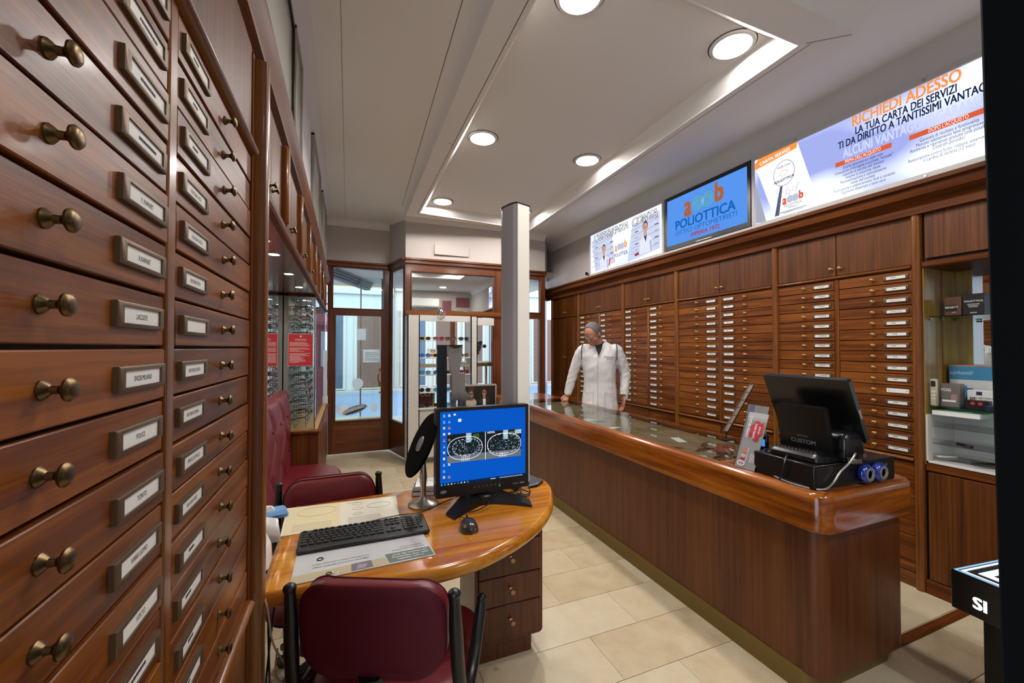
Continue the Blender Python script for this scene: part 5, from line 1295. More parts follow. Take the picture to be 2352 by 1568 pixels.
# ------------------------------------------------------------------ chairs
def chair(label, loc, rz):
    t = thing('office_chair', label, 'chair', loc, rz, 'red desk chairs')
    R = ROOT[t.name]
    def P(nm, b, par=None, ang=.8): o = b.build(nm, ang=ang); o.parent = par or t; return o
    # backrest: rounded pad bent round the sitter
    n = 40; rings = []
    def outl(d):
        P_ = []
        for x, z in rrect(-.205, .205, .560, .815, .095, 8, d):
            # top edge sags in the middle, bottom edge rounds
            zz = z - (.012 * math.cos(x / .215 * PI) if z > .66 else 0)
            P_.append((x, zz))
        return P_
    def bend(x, y, z): return (x, y - .235 + .55 * x * x - .10 * (z - .5) ** 1.0 * .6, z)
    rings = []
    for d, y in ((.03, -.032), (.008, -.028), (0, -.014), (0, .008), (.010, .026), (.035, .034)):
        rings.append([bend(x, y, z) for x, z in outl(d)])
    b = MB(); b.loft(rings, M['leather']); P('backrest', b, ang=1.2)
    b = MB(); b.tube([bend(x, .012, z) for x, z in outl(-.0005)], .0022, M['leatherd'], 6, closed=True); P('piping', b)
    b = MB()
    rings = []
    for d, y in ((.03, -.040), (.006, -.036), (.0, -.029)): rings.append([bend(x, y, z) for x, z in outl(d)])
    b.loft(rings, M['leatherd']); P('back_shell', b)
    rings = []
    for d, z in ((.03, .405), (.004, .415), (0, .435), (.004, .455), (.02, .468), (.05, .475)): rings.append([(x, y, z + .010 * math.cos(x * 6)) for x, y in rrect(-.235, .235, -.215, .235, .10, 7, d)])
    b = MB(); b.loft(rings, M['leather']); P('seat', b, ang=1.2)
    b = MB(); b.loft([[(x, y, z) for x, y in rrect(-.22, .22, -.20, .22, .09, 6, d)] for d, z in ((.05, .375), (.0, .40), (.0, .416))], M['black']); P('seat_shell', b)
    for s in (-1, 1):
        b = MB(); pts = [(s * .226, -.262, .795), (s * .228, -.252, .70), (s * .232, -.243, .60), (s * .236, -.228, .52), (s * .240, -.195, .468), (s * .243, -.140, .446), (s * .246, -.070, .458), (s * .250, -.02, .50), (s * .256, .03, .57), (s * .258, .045, .60)]
        b.tube(pts, .019, M['black'], 12, rf=[.75, 1, 1, 1, 1.05, 1.05, 1, 1, 1, .75]); b.ell((s * .226, -.263, .797), (.018, .018, .014), M['black'], 12, 6); b.ell((s * .258, .046, .603), (.017, .017, .014), M['black'], 12, 6)
        P('side_frame', b, ang=1.0)
    b = MB(); b.tube([(0, -.12, .37), (0, -.20, .38), (0, -.255, .44), (0, -.266, .575)], .022, M['black'], 8, flat=1.6); b.box(-.245, .245, -.155, -.115, .395, .425, M['black'], .006).box(-.250, -.236, -.15, -.12, .40, .455, M['black'], .004).box(.236, .250, -.15, -.12, .40, .455, M['black'], .004); P('back_bar', b)
    b = MB(); b.cyl((0, 0, .14), (0, 0, .38), .026, M['black'], n=14); b.cyl((0, 0, .10), (0, 0, .24), .036, M['black'], n=14); P('gas_column', b)
    for k in range(5):
        a = 2 * PI * k / 5 + .5; c, s_ = math.cos(a), math.sin(a)
        b = MB(rotm('Z', a)); b.loft([[(.0, -.028, .09), (.0, .028, .09), (.0, .028, .145), (.0, -.028, .145)], [(.27, -.016, .075), (.27, .016, .075), (.27, .016, .098), (.27, -.016, .098)]], M['black'])
        l_ = P('leg', b)
        b = MB(rotm('Z', a)); 
        for q in (-1, 1): b.cyl((.262, q * .010, .026), (.262, q * .024, .026), .026, M['black'], n=14)
        b.cyl((.262, 0, .03), (.262, 0, .078), .008, M['steel'], n=8); P('castor', b, l_)
    return t
chair('dark red chair pushed under the near side of the desk, seen from behind', (.178, 1.415, 0), -.44)
chair('dark red chair on the far side of the desk, facing the camera', (-.058, 1.985, 0), PI + .03)

# ------------------------------------------------------------------ leaflet holder and folding leaf on the counter
t = thing('leaflet_holder', 'clear acrylic leaflet holder with grey leaflets printed with a red maple blot on the counter', 'leaflet holder', (1.86, 1.45, .8605))
def slant(b, y0, y1, xb, xt, z0, z1, m, d=.0, th=.002):
    b.add([(xb - d, y0, z0), (xb - d, y1, z0), (xt - d, y1, z1), (xt - d, y0, z1), (xb - d + th, y0, z0), (xb - d + th, y1, z0), (xt - d + th, y1, z1), (xt - d + th, y0, z1)],
          [(0, 1, 2, 3), (7, 6, 5, 4), (0, 4, 5, 1), (1, 5, 6, 2), (2, 6, 7, 3), (3, 7, 4, 0)], m)
lf = plain('leaflet_grey', 'a9a39e', .5); lr = plain('leaflet_red', 'b22a34', .5); lo = plain('leaflet_orange', 'd8743a', .5); lw = plain('leaflet_white', 'e8e6e4', .5)
b = MB(); slant(b, 1.50, 1.395, 1.805, 1.912, .8615, 1.125, lf); b.build('front_leaflet', t)
b = MB(); slant(b, 1.535, 1.425, 1.85, 1.955, .8615, 1.155, plain('leaflet_back', '96928e', .4)); slant(b, 1.53, 1.50, 1.849, 1.954, .8615, 1.154, plain('leaflet_blue', '5d648c', .4), .001); b.build('back_leaflet', t)
b = MB(); slant(b, 1.503, 1.392, 1.802, 1.902, .8606, 1.10, M['acryl'], .002); slant(b, 1.54, 1.42, 1.845, 1.955, .8606, 1.16, M['acryl'], .002); b.box(1.80, 1.90, 1.39, 1.54, .8606, .864, M['acryl']); b.build('holder', t)
b = MB()
def S(u, v, d=.0026):      # u across leaflet 0..1, v up 0..1
    return (1.805 + .107 * v - d, 1.50 - .105 * u, .8615 + .2635 * v)
def SP(pts, m, d=.0026): b.add([S(u, v, d) for u, v in pts], [tuple(range(len(pts)))], m)
rr = random.Random(4)
for (cu, cv, r) in ((.45, .72, .13), (.70, .66, .15), (.58, .80, .12), (.80, .76, .11), (.40, .62, .10), (.66, .56, .11)):
    SP([(cu + r * 1.5 * rr.uniform(.75, 1.15) * math.cos(a), cv + r * .62 * rr.uniform(.75, 1.15) * math.sin(a)) for a in [2 * PI * i / 12 for i in range(12)]], lr, .0026 + .0001 * cv)
R_ = Vector(S(.2, 1)) - Vector(S(.2, 0)); U_ = -(Vector(S(1, .5)) - Vector(S(0, .5)))
b.text('COPPIA REGALO', .020, S(.22, .74, .003), R_, U_, lw, bold=.02, sx=.75); b.text('COPPA REALE', .015, S(.55, .68, .0032), R_, U_, lw, bold=.02, sx=.8); b.text('VOI DUE', .012, S(.76, .70, .0032), R_, U_, lw, bold=.02, sx=.8)
for cv, m_ in ((.30, lo), (.22, gl_ if False else plain('leaflet_silver', 'b8b4b0', .5)), (.155, lr)): SP([(.30 + .12 * math.cos(a), cv + .035 * math.sin(a)) for a in [2 * PI * i / 16 for i in range(16)]], m_, .0028)
b.text('POLIOTTICA', .013, S(.48, .24, .003), R_, U_, lw)
for k in range(3): SP([(.66 + .08 * k, .13), (.69 + .08 * k, .13), (.69 + .08 * k, .28), (.66 + .08 * k, .28)], lw, .0028)
SP([(.28 + .20 * math.cos(a), .085 + .05 * math.sin(a)) for a in [2 * PI * i / 20 for i in range(20)]], lw, .003); SP([(.28 + .14 * math.cos(a), .085 + .033 * math.sin(a)) for a in [2 * PI * i / 20 for i in range(20)]], lf, .0031)
for k in (-1, 1): SP([(.28 + k * .10 + .03 * math.cos(a), .085 + .014 * math.sin(a)) for a in [2 * PI * i / 8 for i in range(8)]], lr, .0033)
b.build('print', t)
t = thing('folding_display', 'narrow bronze folding strip of small frames standing slanted on the counter glass', 'display leaf', (2.2, 2.0, .862))
P0 = Vector((2.27, 1.95, .915)); P1 = Vector((2.51, 1.95, 1.205)); bz = plain('strip_bronze', '2e1e12', .4, .4)
d = (P1 - P0).normalized(); n_ = d.cross(Vector((0, 1, 0))).normalized()
T = Matrix.Translation(P0) @ Matrix((Vector((0, 1, 0)), n_, d)).transposed().to_4x4()
L = (P1 - P0).length
b = MB(T); b.box(-.018, .018, -.003, .003, 0, .004, bz).box(-.018, -.014, -.004, .004, 0, L, bz).box(.014, .018, -.004, .004, 0, L, bz)
for k in range(7): b.box(-.018, .018, -.004, .004, L * k / 6 - .003, L * k / 6 + .003, bz)
b.build('strip_frame', t); MB(T).box(-.015, .015, -.0015, .0015, 0, L, plain('strip_panel', '4a341c', .35, .2)).build('strip_panel', t)
MB().box(2.25, 2.31, 1.93, 1.97, .8612, .866, bz, .001).cyl((2.27, 1.95, .864), (2.28, 1.95, .925), .005, bz, n=8).build('foot', t)

# ------------------------------------------------------------------ cash drawer and till
BT = Matrix.Translation((1.80, 1.12, .8597)) @ rotm('Z', -.06)
t = thing('cash_drawer', 'low black metal cash drawer on the near end of the counter', 'cash drawer', (2.05, 1.3, .86))
MB(BT).box(0, .51, 0, .285, 0, .10, plain('drawer_black', '0c0b0c', .3), .003).build('casing', t)
b = MB(BT)
b.box(.015, .495, -.0015, 0, .012, .088, M['black'], .001); b.cyl((.45, -.002, .07), (.45, -.0005, .07), .008, M['steel'], n=12); b.build('front_panel', t)
zt2 = .96
t = thing('till', 'black point of sale till seen from behind on the cash drawer', 'till', (1.98, 1.24, zt2))
pb = plain('till_black', '0b0b0c', .28)
def plate(b, yA, yB, xt, zt__, xb, zb__, th, m, r=.012):
    """leaning plate, width along y, thickness behind"""
    u = Vector((0, -1, 0)); v = Vector((xt - xb, 0, zt__ - zb__)); Ls = v.length; v.normalize(); n = u.cross(v)
    T = Matrix.Translation((xb, (yA + yB) / 2, zb__)) @ Matrix((u, -n, v)).transposed().to_4x4()
    w = (yA - yB)
    b2 = MB(T); b2.prism(rrect(-w / 2, w / 2, 0, Ls, r, 6), 0, th, m, 'y')
    k = len(b.v); b.v += b2.v; i = b.slot(m); b.f += [tuple(a + k for a in f) for f in b2.f]; b.mi += [i] * len(b2.f); return T, Ls
b = MB(); T, Ls = plate(b, 1.435, 1.06, 1.925, 1.315, 2.05, 1.045, .022, pb, .012); b.build('screen_housing', t)
MB(T).box(-.172, .172, .0222, .024, .012, Ls - .012, lit('till_screen_dim', '1a2c40', .6)).build('screen', t)
MB(T).box(-.05, .05, -.012, 0, .11, .135, pb, .003).build('hinge_cover', t)
MB(T).box(.187, .190, .004, .018, Ls * .38, Ls * .52, M['steel'], .001).build('port_cover', t)
b = MB(); T2, L2 = plate(b, 1.345, 1.13, 1.885, 1.19, 1.925, .985, .03, pb, .015); b.build('stand', t)
b = MB(T2); b.text('SYSTEM', .014, (.0, -.0006, .070), (1, 0, 0), (0, 0, 1), M['steel'], bold=.03); b.text('CUSTOM', .027, (0, -.0006, .045), (1, 0, 0), (0, 0, 1), plain('till_grey', '6c6a68', .5), bold=.03); b.build('lettering', t)
b = MB(Matrix.Translation((0, 0, zt2))); b.loft([[(x, y, z) for x, y in rrect(1.84, 2.06, 1.12, 1.36, .04, 6, d)] for z, d in ((.0005, .01), (.004, 0), (.022, 0), (.034, .012), (.04, .03))], pb); b.build('foot', t)
b = MB()
for k in range(12): b.box(1.862, 1.868, 1.15 + .016 * k, 1.158 + .016 * k, .990, 1.004, M['steel'])
b.build('connector_row', t)
t = thing('scanner', 'rounded black scanner with a grey cable beside the till', 'scanner', (2.08, 1.12, zt2))
b = MB(Matrix.Translation((2.02, 1.125, zt2)) @ rotm('Z', -.3)); b.loft([[(x, y, z) for x, y in rrect(-.055, .055, -.05, .05, .03, 6, d)] for z, d in ((.0, .016), (.012, .008), (.03, 0), (.09, .0), (.115, .008), (.13, .024), (.134, .04))], plain('scanner_black', '141415', .22)); b.build('shell', t)
b = MB(Matrix.Translation((2.02, 1.125, zt2)) @ rotm('Z', -.3)); b.box(-.05, .02, -.065, -.045, .002, .03, M['black'], .003).box(-.04, .01, -.068, -.064, .006, .024, M['steel'], .002); b.cyl((.035, -.051, .035), (.035, -.054, .035), .009, M['steel'], n=16); b.build('socket', t)
cable('grey_cable', 'grey cable looping from the scanner down over the drawer to the leaflet holder', [(2.00, 1.085, 1.0), (1.985, 1.07, 1.005), (1.955, 1.075, .97), (1.93, 1.095, .93), (1.885, 1.10, .885), (1.83, 1.105, .866), (1.795, 1.17, .864), (1.80, 1.26, .866), (1.84, 1.36, .87)], .004, M['alu'])
cable('black_cable', 'black cable hanging over the side of the cash drawer', [(1.86, 1.26, .975), (1.82, 1.25, .965), (1.79, 1.24, .93), (1.795, 1.25, .89), (1.785, 1.26, .865)], .004, M['black'])
for k in range(3):
    cable('grey_cable', 'thin cables bunched between leaflet holder and till', [(1.88, 1.34 + .02 * k, .97), (1.85, 1.38, .93 + .01 * k), (1.87, 1.42, .90), (1.84 + .02 * k, 1.40, .868)], .0022, M['alu'] if k == 1 else M['black'], 'cables beside the till')
t = thing('goggle_toy', 'blue plastic double ring stuck on the near side of the cash drawer', 'holder', (2.15, 1.08, .9))
bl_ = plain('toy_blue', '0d2c86', .2, 0, .8); b = MB()
for k, x in enumerate((2.085, 2.172)):
    yy = 1.12 - math.sin(.06) * (x - 1.80) - .022
    Tt = Matrix.Translation((x, yy, .908)) @ rotm('X', PI / 2)
    b.lathe([(.026, -.018), (.036, -.016), (.040, .0), (.035, .010), (.029, .014)], bl_, 28, Tt, cap=False)
b.box(2.10, 2.16, 1.072, 1.09, .90, .922, bl_, .006); b.build('body', t)
b = MB()
for k, x in enumerate((2.085, 2.172)):
    yy = 1.12 - math.sin(.06) * (x - 1.80) - .022
    Tt = Matrix.Translation((x, yy, .908)) @ rotm('X', PI / 2)
    b.lathe([(.018, .010), (.020, .016), (.028, .016), (.030, .010)], plain('toy_grey', '8b8d8e', .35, .3), 28, Tt, cap=False); b.lathe([(.019, .008), (.001, .008)], M['black'], 24, Tt)
b.build('rings', t)
MB(Matrix.Translation((2.215, 1.25, .9602))).lathe([(.055, 0), (.055, .002), (.001, .002)], plain('pad_blue', '2f6fb4', .5), 28).build('round_pad', label='flat round blue pad on top of the cash drawer', cat='pad', origin=(2.215, 1.25, .96))
t = thing('price_display', 'small black display with a bright blue screen behind the leaflet holder', 'display', (2.0, 1.52, .86))
MB().box(1.955, 1.975, 1.44, 1.58, .945, 1.01, M['black'], .004).box(1.95, 1.99, 1.48, 1.54, .8605, .95, M['black'], .004).build('housing', t)
MB().box(1.9535, 1.9555, 1.45, 1.575, .955, .990, lit('price_blue', '3f96ee', 1.0)).build('screen', t)
t = thing('pen_tray', 'pale crumpled receipts lying on the small display behind the leaflets', 'paper', (1.99, 1.5, 1.0))
b = MB()
for k in range(4): b.box(1.957, 1.985, 1.46 + .02 * k, 1.475 + .02 * k, 1.0105, 1.03 + .006 * (k % 2), plain('receipt', 'b7a98c', .7) if k == 0 else b.mats[0], .003, )
b.build('paper', t)

# ------------------------------------------------------------------ right hand niche with shelves
NX = 3.56; ny0, ny1 = -1.5, 1.366
nb = plain('niche_board', '7a5e30', .35, 0, .4)
wn_ = wood('niche_wood', '86682e', 'a0803e', 'b8984e', 'z', .28, .5, 20, .2, .02)
t = thing('shelf_unit', 'open wooden shelf niche with mirrored back at the right edge', 'shelf unit', (3.4, 1.2, 0))
MB().box(XR + .0, NX + .05, ny1 - .006, ny1 + .0, .76, 1.93, wn_).build('side_panel', t)
MB().box(3.40, 3.408, ny1 - .012, ny1 - .006, .76, 1.93, M['post']).build('batten', t)
MB().box(NX, NX + .04, 1.28, ny1 - .006, .76, 1.96, wn_).build('back_strip', t)
MB().box(NX + .005, NX + .01, ny0, 1.28, .78, 1.93, M['mirror']).build('mirror_back', t)
MB().box(XR - .02, NX + .04, ny0, ny1, 1.93, 1.965, M['trimy'], .008).build('soffit_board', t)
for k in range(3):
    MB().box(XR - .003, XR + .016, ny1 - .01 - .62 * (k + 1), ny1 - .014 - .62 * k, 1.985, 2.27, M['wood_v'], .0015).build('door', t)
MB().box(XR + .016, NX + .04, ny0, ny1, 1.965, 2.29, M['dark']).build('carcass', t)
MB().box(XR + .0, NX + .04, ny0, ny1, .72, .772, M['trimy'], .006).build('worktop', t)
for k in range(3):
    MB().box(XR - .003, XR + .016, ny1 - .01 - .62 * (k + 1), ny1 - .014 - .62 * k, .085, .715, M['wood_v'], .0015).build('lower_door', t)
MB().box(XR + .016, NX + .04, ny0, ny1, .0, .72, M['dark']).build('lower_carcass', t)
MB().box(XR - .016, XR + .01, ny0, ny1, 0, .08, M['trimy'], .005).build('plinth', t)
ge = glass('shelf_glass', 'bfe0d0')
MB().box(XR + .02, NX, -.3, ny1 - .02, 1.632, 1.640, ge).build('glass_shelf', t)
MB().box(XR + .01, NX, -.3, ny1 - .02, 1.098, 1.106, ge).build('glass_shelf', t)
for y in (1.33, 1.2, 1.05):
    MB().cyl((XR + .05 + (1.33 - y), ny1 - .02, 1.625), (XR + .05 + (1.33 - y), ny1 - .008, 1.625), .006, M['steel'], n=8).build('shelf_pin', t)
# white drawer box with clear trays
t = thing('white_cabinet', 'open white cabinet with clear acrylic trays below the glass shelf', 'cabinet', (3.35, 1.0, .772))
w_ = .008
b = MB(); b.box(XR - .004, 3.52, ny1 - .016, ny1 - .008, .7725, 1.055, M['white']).box(XR - .004, 3.52, .4, ny1 - .008, .7725, .782, M['white']).box(3.51, 3.52, .4, ny1 - .008, .7725, 1.055, M['white']); b.build('shell', t)
for z in (.80, .885, .985):
    MB().box(XR + .01, 3.50, .42, ny1 - .03, z, z + .004, M['acryl']).box(XR + .01, XR + .013, .42, ny1 - .03, z, z + .035, M['acryl']).build('tray', t)
rr = random.Random(8)
for k in range(6):
    y = 1.30 - .075 * k; z = (.804, .889)[k % 2]
    tag(MB(Matrix.Translation((XR + .08, y, z)) @ rotm('Z', rr.uniform(-1, 1))).box(-.05, .05, -.012, .012, 0, .010, M['black'] if k % 3 else M['white'], .004).build('tool', origin=(XR + .08, y, z)),
        'small black or white tool lying in a clear tray of the white cabinet', 'tool', 'tools in the clear trays')
tag(MB().box(XR + .02, 3.45, 1.14, 1.34, 1.056, 1.082, M['card'], .001).build('paper_stack', origin=(3.3, 1.2, 1.056)), 'stack of white papers on top of the white cabinet', 'papers')
# boxes on the shelves
def shelfbox(name, label, x0, x1, y0, y1, z, h, m, deco=None, rz=0):
    t = thing(name, label, 'box', ((x0 + x1) / 2, (y0 + y1) / 2, z)); MB().box(x0, x1, y0, y1, z, z + h, m, .002).build('carton', t)
    if deco: b = MB(); deco(b, x0 - .0008); b.build('print', t)
    return t
zs_ = 1.6405
pk = plain('box_brown', '5b3a2a', .5); bk = plain('box_black', '14100f', .45)
def d1(b, x):
    b.box(x, x + .0005, 1.262, 1.315, 1.668, 1.705, plain('band', '1d1414', .5)); b.text('SENSITY', .016, (x - .0004, 1.285, 1.690), Y, Z, M['card'], bold=.02); b.text('FAST', .008, (x - .0004, 1.275, 1.660), Y, Z, M['card'])
shelfbox('product_box', 'brown box with a dark band on the upper glass shelf', 3.33, 3.42, 1.242, 1.318, zs_, .112, pk, d1)
def d2(b, x):
    b.text('POLIOTTICA', .0135, (x, 1.19, 1.718), Y, Z, M['card'], bold=.02); b.text('HOYA', .010, (x, 1.19, 1.652), Y, Z, M['card'], bold=.02)
    for k in range(3): b.box(x, x + .0005, 1.165 + .004 * k, 1.215 - .003 * k, 1.70 - .008 * k, 1.7025 - .008 * k, M['card'])
shelfbox('product_box', 'black card box with small white lettering on the upper glass shelf', 3.32, 3.40, 1.148, 1.236, zs_, .120, bk, d2)
z2 = 1.1065
t = thing('remote_control', 'upright cream remote control leaning at the left end of the lower glass shelf', 'remote control', (3.25, 1.335, z2))
MB().box(3.235, 3.258, 1.318, 1.352, z2, z2 + .16, plain('remote_cream', 'b8ae94', .5), .006).build('body', t)
b = MB(); b.box(3.234, 3.235, 1.324, 1.346, z2 + .115, z2 + .148, M['ink'])
for k in range(6): b.box(3.234, 3.2352, 1.326 + .010 * (k % 2), 1.333 + .010 * (k % 2), z2 + .04 + .02 * (k // 2), z2 + .05 + .02 * (k // 2), M['white'])
b.build('buttons', t)
def d3(b, x): b.text('FOG', .022, (x, 1.292, z2 + .098), Y, Z, M['card'], bold=.03); b.box(x, x + .0005, 1.25, 1.31, z2 + .03, z2 + .04, M['card']); b.box(x, x + .0005, 1.245, 1.27, z2 + .04, z2 + .075, plain('photo_tone', 'a07c6c', .6))
shelfbox('product_box', 'grey cloth pack with white lettering in front of the blue box', 3.27, 3.33, 1.235, 1.318, z2, .135, plain('box_grey', '6e6862', .4), d3)
bb = plain('box_blue', '3f86ac', .4); bw_ = plain('box_white', 'cfd0cc', .5)
def d4(b, x):
    b.box(x, x + .0005, 1.13, 1.34, z2 + .155, z2 + .235, bb); b.text('siphonlil', .030, (x - .0004, 1.29, z2 + .195), Y, Z, bw_, shear=.4); b.box(x, x + .0005, 1.262, 1.285, z2 + .03, z2 + .12, bb)
    b.box(x, x + .0005, 1.13, 1.34, z2 + .235, z2 + .240, lo)
shelfbox('product_box', 'large blue and white box with script lettering at the back of the lower shelf', 3.43, 3.53, 1.13, 1.34, z2, .24, bw_, d4)
tag(MB(Matrix.Translation((3.36, 1.225, z2))).lathe([(.030, 0), (.024, .03), (.012, .07), (.010, .10), (.014, .11), (.001, .112)], plain('stand_blue', '1f6f9c', .3), 20).build('blue_stand', origin=(3.36, 1.225, z2)), 'small glossy blue cone stand between the boxes', 'stand')
def d5(b, x):
    b.box(x, x + .0005, 1.155, 1.178, z2 + .078, z2 + .098, plain('navy_sq', '18244e', .5)); b.text('30', .026, (x - .0003, 1.195, z2 + .055), Y, Z, M['ink'], bold=.02); b.text('SALVIETTINE PER', .012, (x - .0003, 1.145, z2 + .062), Y, Z, M['ink']); b.text('LENTI', .012, (x - .0003, 1.15, z2 + .048), Y, Z, M['ink'])
shelfbox('product_box', 'white wipes carton with a small navy square on the lower shelf', 3.30, 3.36, 1.09, 1.215, z2, .105, bw_, d5)
def d6(b, x):
    for yy in (1.175, 1.145): b.prism([(yy + .010 * math.cos(a), z2 + .035 + .009 * math.sin(a)) for a in [2 * PI * i / 14 for i in range(14)]], x, x + .0005, lr, 'x')
shelfbox('product_box', 'flat black packet with red rings in front of the white carton', 3.25, 3.285, 1.11, 1.205, z2, .052, bk, d6)
tag(MB().box(3.235, 3.30, 1.06, 1.12, z2, z2 + .03, plain('box_navy', '1c2442', .4), .003).build('navy_box', origin=(3.26, 1.09, z2)), 'small navy box at the front edge of the lower glass shelf', 'box')

# ------------------------------------------------------------------ dark display box on pillar, black door edge
KT_ = Matrix.Translation((2.29, .90, 0)) @ rotm('Z', -.12)
t = thing('light_box_stand', 'black square display stand with glowing striped top at the lower right', 'display stand', (2.5, .7, 0))
kb = plain('stand_black', '060608', .3)
MB(KT_).box(0, .46, -.50, 0, .40, .552, kb, .003).build('head', t)
MB(KT_).box(.10, .38, -.42, -.045, .0, .40, kb, .003).build('pillar', t)
b = MB(KT_); lw_ = lit('stand_glow_white', 'dfe6ff', 1.6); lc = lit('stand_glow_cyan', '8fc4e8', 1.2); lpk = lit('stand_glow_red', 'a04a5a', .9)
def frame_(d, w, m, z): b.box(d, .46 - d, -d - w, -d, z, z + .0006, m); b.box(d, .46 - d, -.50 + d, -.50 + d + w, z, z + .0006, m); b.box(d, d + w, -.50 + d, -d, z, z + .0006, m); b.box(.46 - d - w, .46 - d, -.50 + d, -d, z, z + .0006, m)
frame_(.006, .008, lc, .5525); frame_(.02, .010, lw_, .5525); frame_(.055, .03, lw_, .5525); frame_(.10, .008, lpk, .5525); frame_(.12, .012, lw_, .5525); frame_(.145, .006, lpk, .5525)
b.build('glow_strips', t)
b = MB(KT_); b.text('SI', .062, (-.0012, -.088, .455), (0, -1, 0), (0, 0, 1), lit('stand_letter', 'ffffff', 1.3), bold=.04); b.build('lettering', t)
t = thing('open_door_edge', 'black out-of-focus door edge filling the right border of the picture', 'door', (.8, .1, 0))
SL = Matrix.Translation((.80, .2585, 0)) @ rotm('X', -.0095) @ rotm('Z', -.1)
b = MB(); b.box(.0, .05, -.75, 0, 0, 3.1, M['blackm'], .004, SL @ Matrix.Shear('XY', 4, (0, 0))); b.build('door_leaf', t)

# ------------------------------------------------------------------ things on the wall behind the camera (seen in the mirror transom)
t = thing('air_conditioner', 'white wall air conditioner reflected in the mirror transom', 'air conditioner', (1.9, -1.55, 2.6))
MB().box(1.35, 2.2, -1.60, -1.40, 2.68, 2.95, M['white'], .02).build('casing', t); MB().box(1.40, 2.15, -1.42, -1.395, 2.69, 2.72, M['alu']).build('louvre', t)
for x, z, w, h, lab in ((2.45, 2.55, .28, .36, 'portrait pink framed certificate reflected in the mirror transom'), (2.95, 2.72, .42, .30, 'landscape pink framed photo reflected in the mirror transom')):
    t = thing('framed_picture', lab, 'picture', (x, -1.59, z)); MB().box(x - w / 2, x + w / 2, -1.60, -1.58, z, z + h, plain('frame_wood' + lab[:3], '8a5a40', .4), .003).build('frame', t); MB().box(x - w / 2 + .03, x + w / 2 - .03, -1.581, -1.578, z + .03, z + h - .03, plain('pink_print' + lab[:3], '8a4a5c', .4)).build('picture', t)
# ------------------------------------------------------------------ the optician
from mathutils import noise
MX, MY = 2.56, 3.80
RG_ = Vector((-.8, .6, 0)); FW_ = Vector((-.6, -.8, 0))
FR = Matrix.Translation((MX, MY, 0)) @ Matrix((RG_, FW_, Vector((0, 0, 1)))).transposed().to_4x4()
def remeshed(mb, name, voxel, parent, mats, disp=None, smooth_it=4, assign=None, label=None):
    me = bpy.data.meshes.new('tmp'); me.from_pydata(mb.v, [], mb.f); o = bpy.data.objects.new('tmp', me); COL.objects.link(o)
    r = o.modifiers.new('r', 'REMESH'); r.mode = 'VOXEL'; r.voxel_size = voxel
    s = o.modifiers.new('s', 'SMOOTH'); s.iterations = smooth_it; s.factor = .5
    bpy.context.view_layer.update(); dg = bpy.context.evaluated_depsgraph_get()
    m2 = bpy.data.meshes.new_from_object(o.evaluated_get(dg)); bpy.data.objects.remove(o)
    m2.name = name; m2.materials.clear()
    for m in mats: m2.materials.append(m)
    if disp:
        for v in m2.vertices: v.co = v.co + v.normal * disp(v.co)
    if assign:
        for p in m2.polygons: p.material_index = assign(p.center, p.normal)
    I = ROOT[parent.name].inverted(); m2.transform(I @ FR)
    m2.polygons.foreach_set('use_smooth', [True] * len(m2.polygons))
    q = bpy.data.objects.new(name, m2); COL.objects.link(q); q.parent = parent
    if label: q['label'] = label
    return q
def caps(b, pts, rs, m, n=14):
    """tapered limb with ball joints through the points"""
    b.tube(pts, 1.0, m, n, rf=rs)
    for p, r in ((pts[0], rs[0]), (pts[-1], rs[-1])): b.ell(p, (r, r, r), m, n, 8)
def torso(b, L, m, n=24, T=None):
    b.loft([[(cx + rx * math.copysign(abs(math.cos(a)) ** .85, math.cos(a)), cy + ry * math.copysign(abs(math.sin(a)) ** .85, math.sin(a)), z) for a in [2 * PI * i / n for i in range(n)]] for z, rx, ry, cx, cy in L], m, T=T)
def limb(P, n=6):
    P = [Vector(p) for p in P]; P = [P[0]] + P + [P[-1]]; out = []
    for i in range(1, len(P) - 2):
        for j in range(n):
            u = j / n; a, b_, c, d = P[i - 1:i + 3]
            out.append(tuple(.5 * ((2 * b_) + (-a + c) * u + (2 * a - 5 * b_ + 4 * c - d) * u * u + (-a + 3 * b_ - 3 * c + d) * u ** 3)))
    out.append(tuple(P[-2])); return out
def lerpr(rs, n):
    out = []; k = len(rs) - 1
    for i in range(n):
        t_ = i / (n - 1) * k; a = min(int(t_), k - 1); out.append(rs[a] + (rs[a + 1] - rs[a]) * (t_ - a))
    return out
skin = plain('skin', 'b07a60', .5); skin2 = plain('lips', '96584a', .5); hairm = plain('hair_grey', '5f5a55', .7, bump=.6, bscale=220); coatm = plain('coat_cloth', 'cfccc9', .75, bump=.1, bscale=300); shirtm = plain('shirt_black', '121214', .8); trm = plain('trousers_dark', '22242a', .8); shoem = plain('shoe_black', '0c0b0b', .35)
t = thing('person', 'person in a long white coat and thin glasses looking down, one hand on the counter', 'person', (MX, MY, 0))
HP = [0.065, .125, 1.590]
HM = Matrix.Translation(HP) @ rotm('Z', -.50) @ rotm('X', -.60)
b = MB()
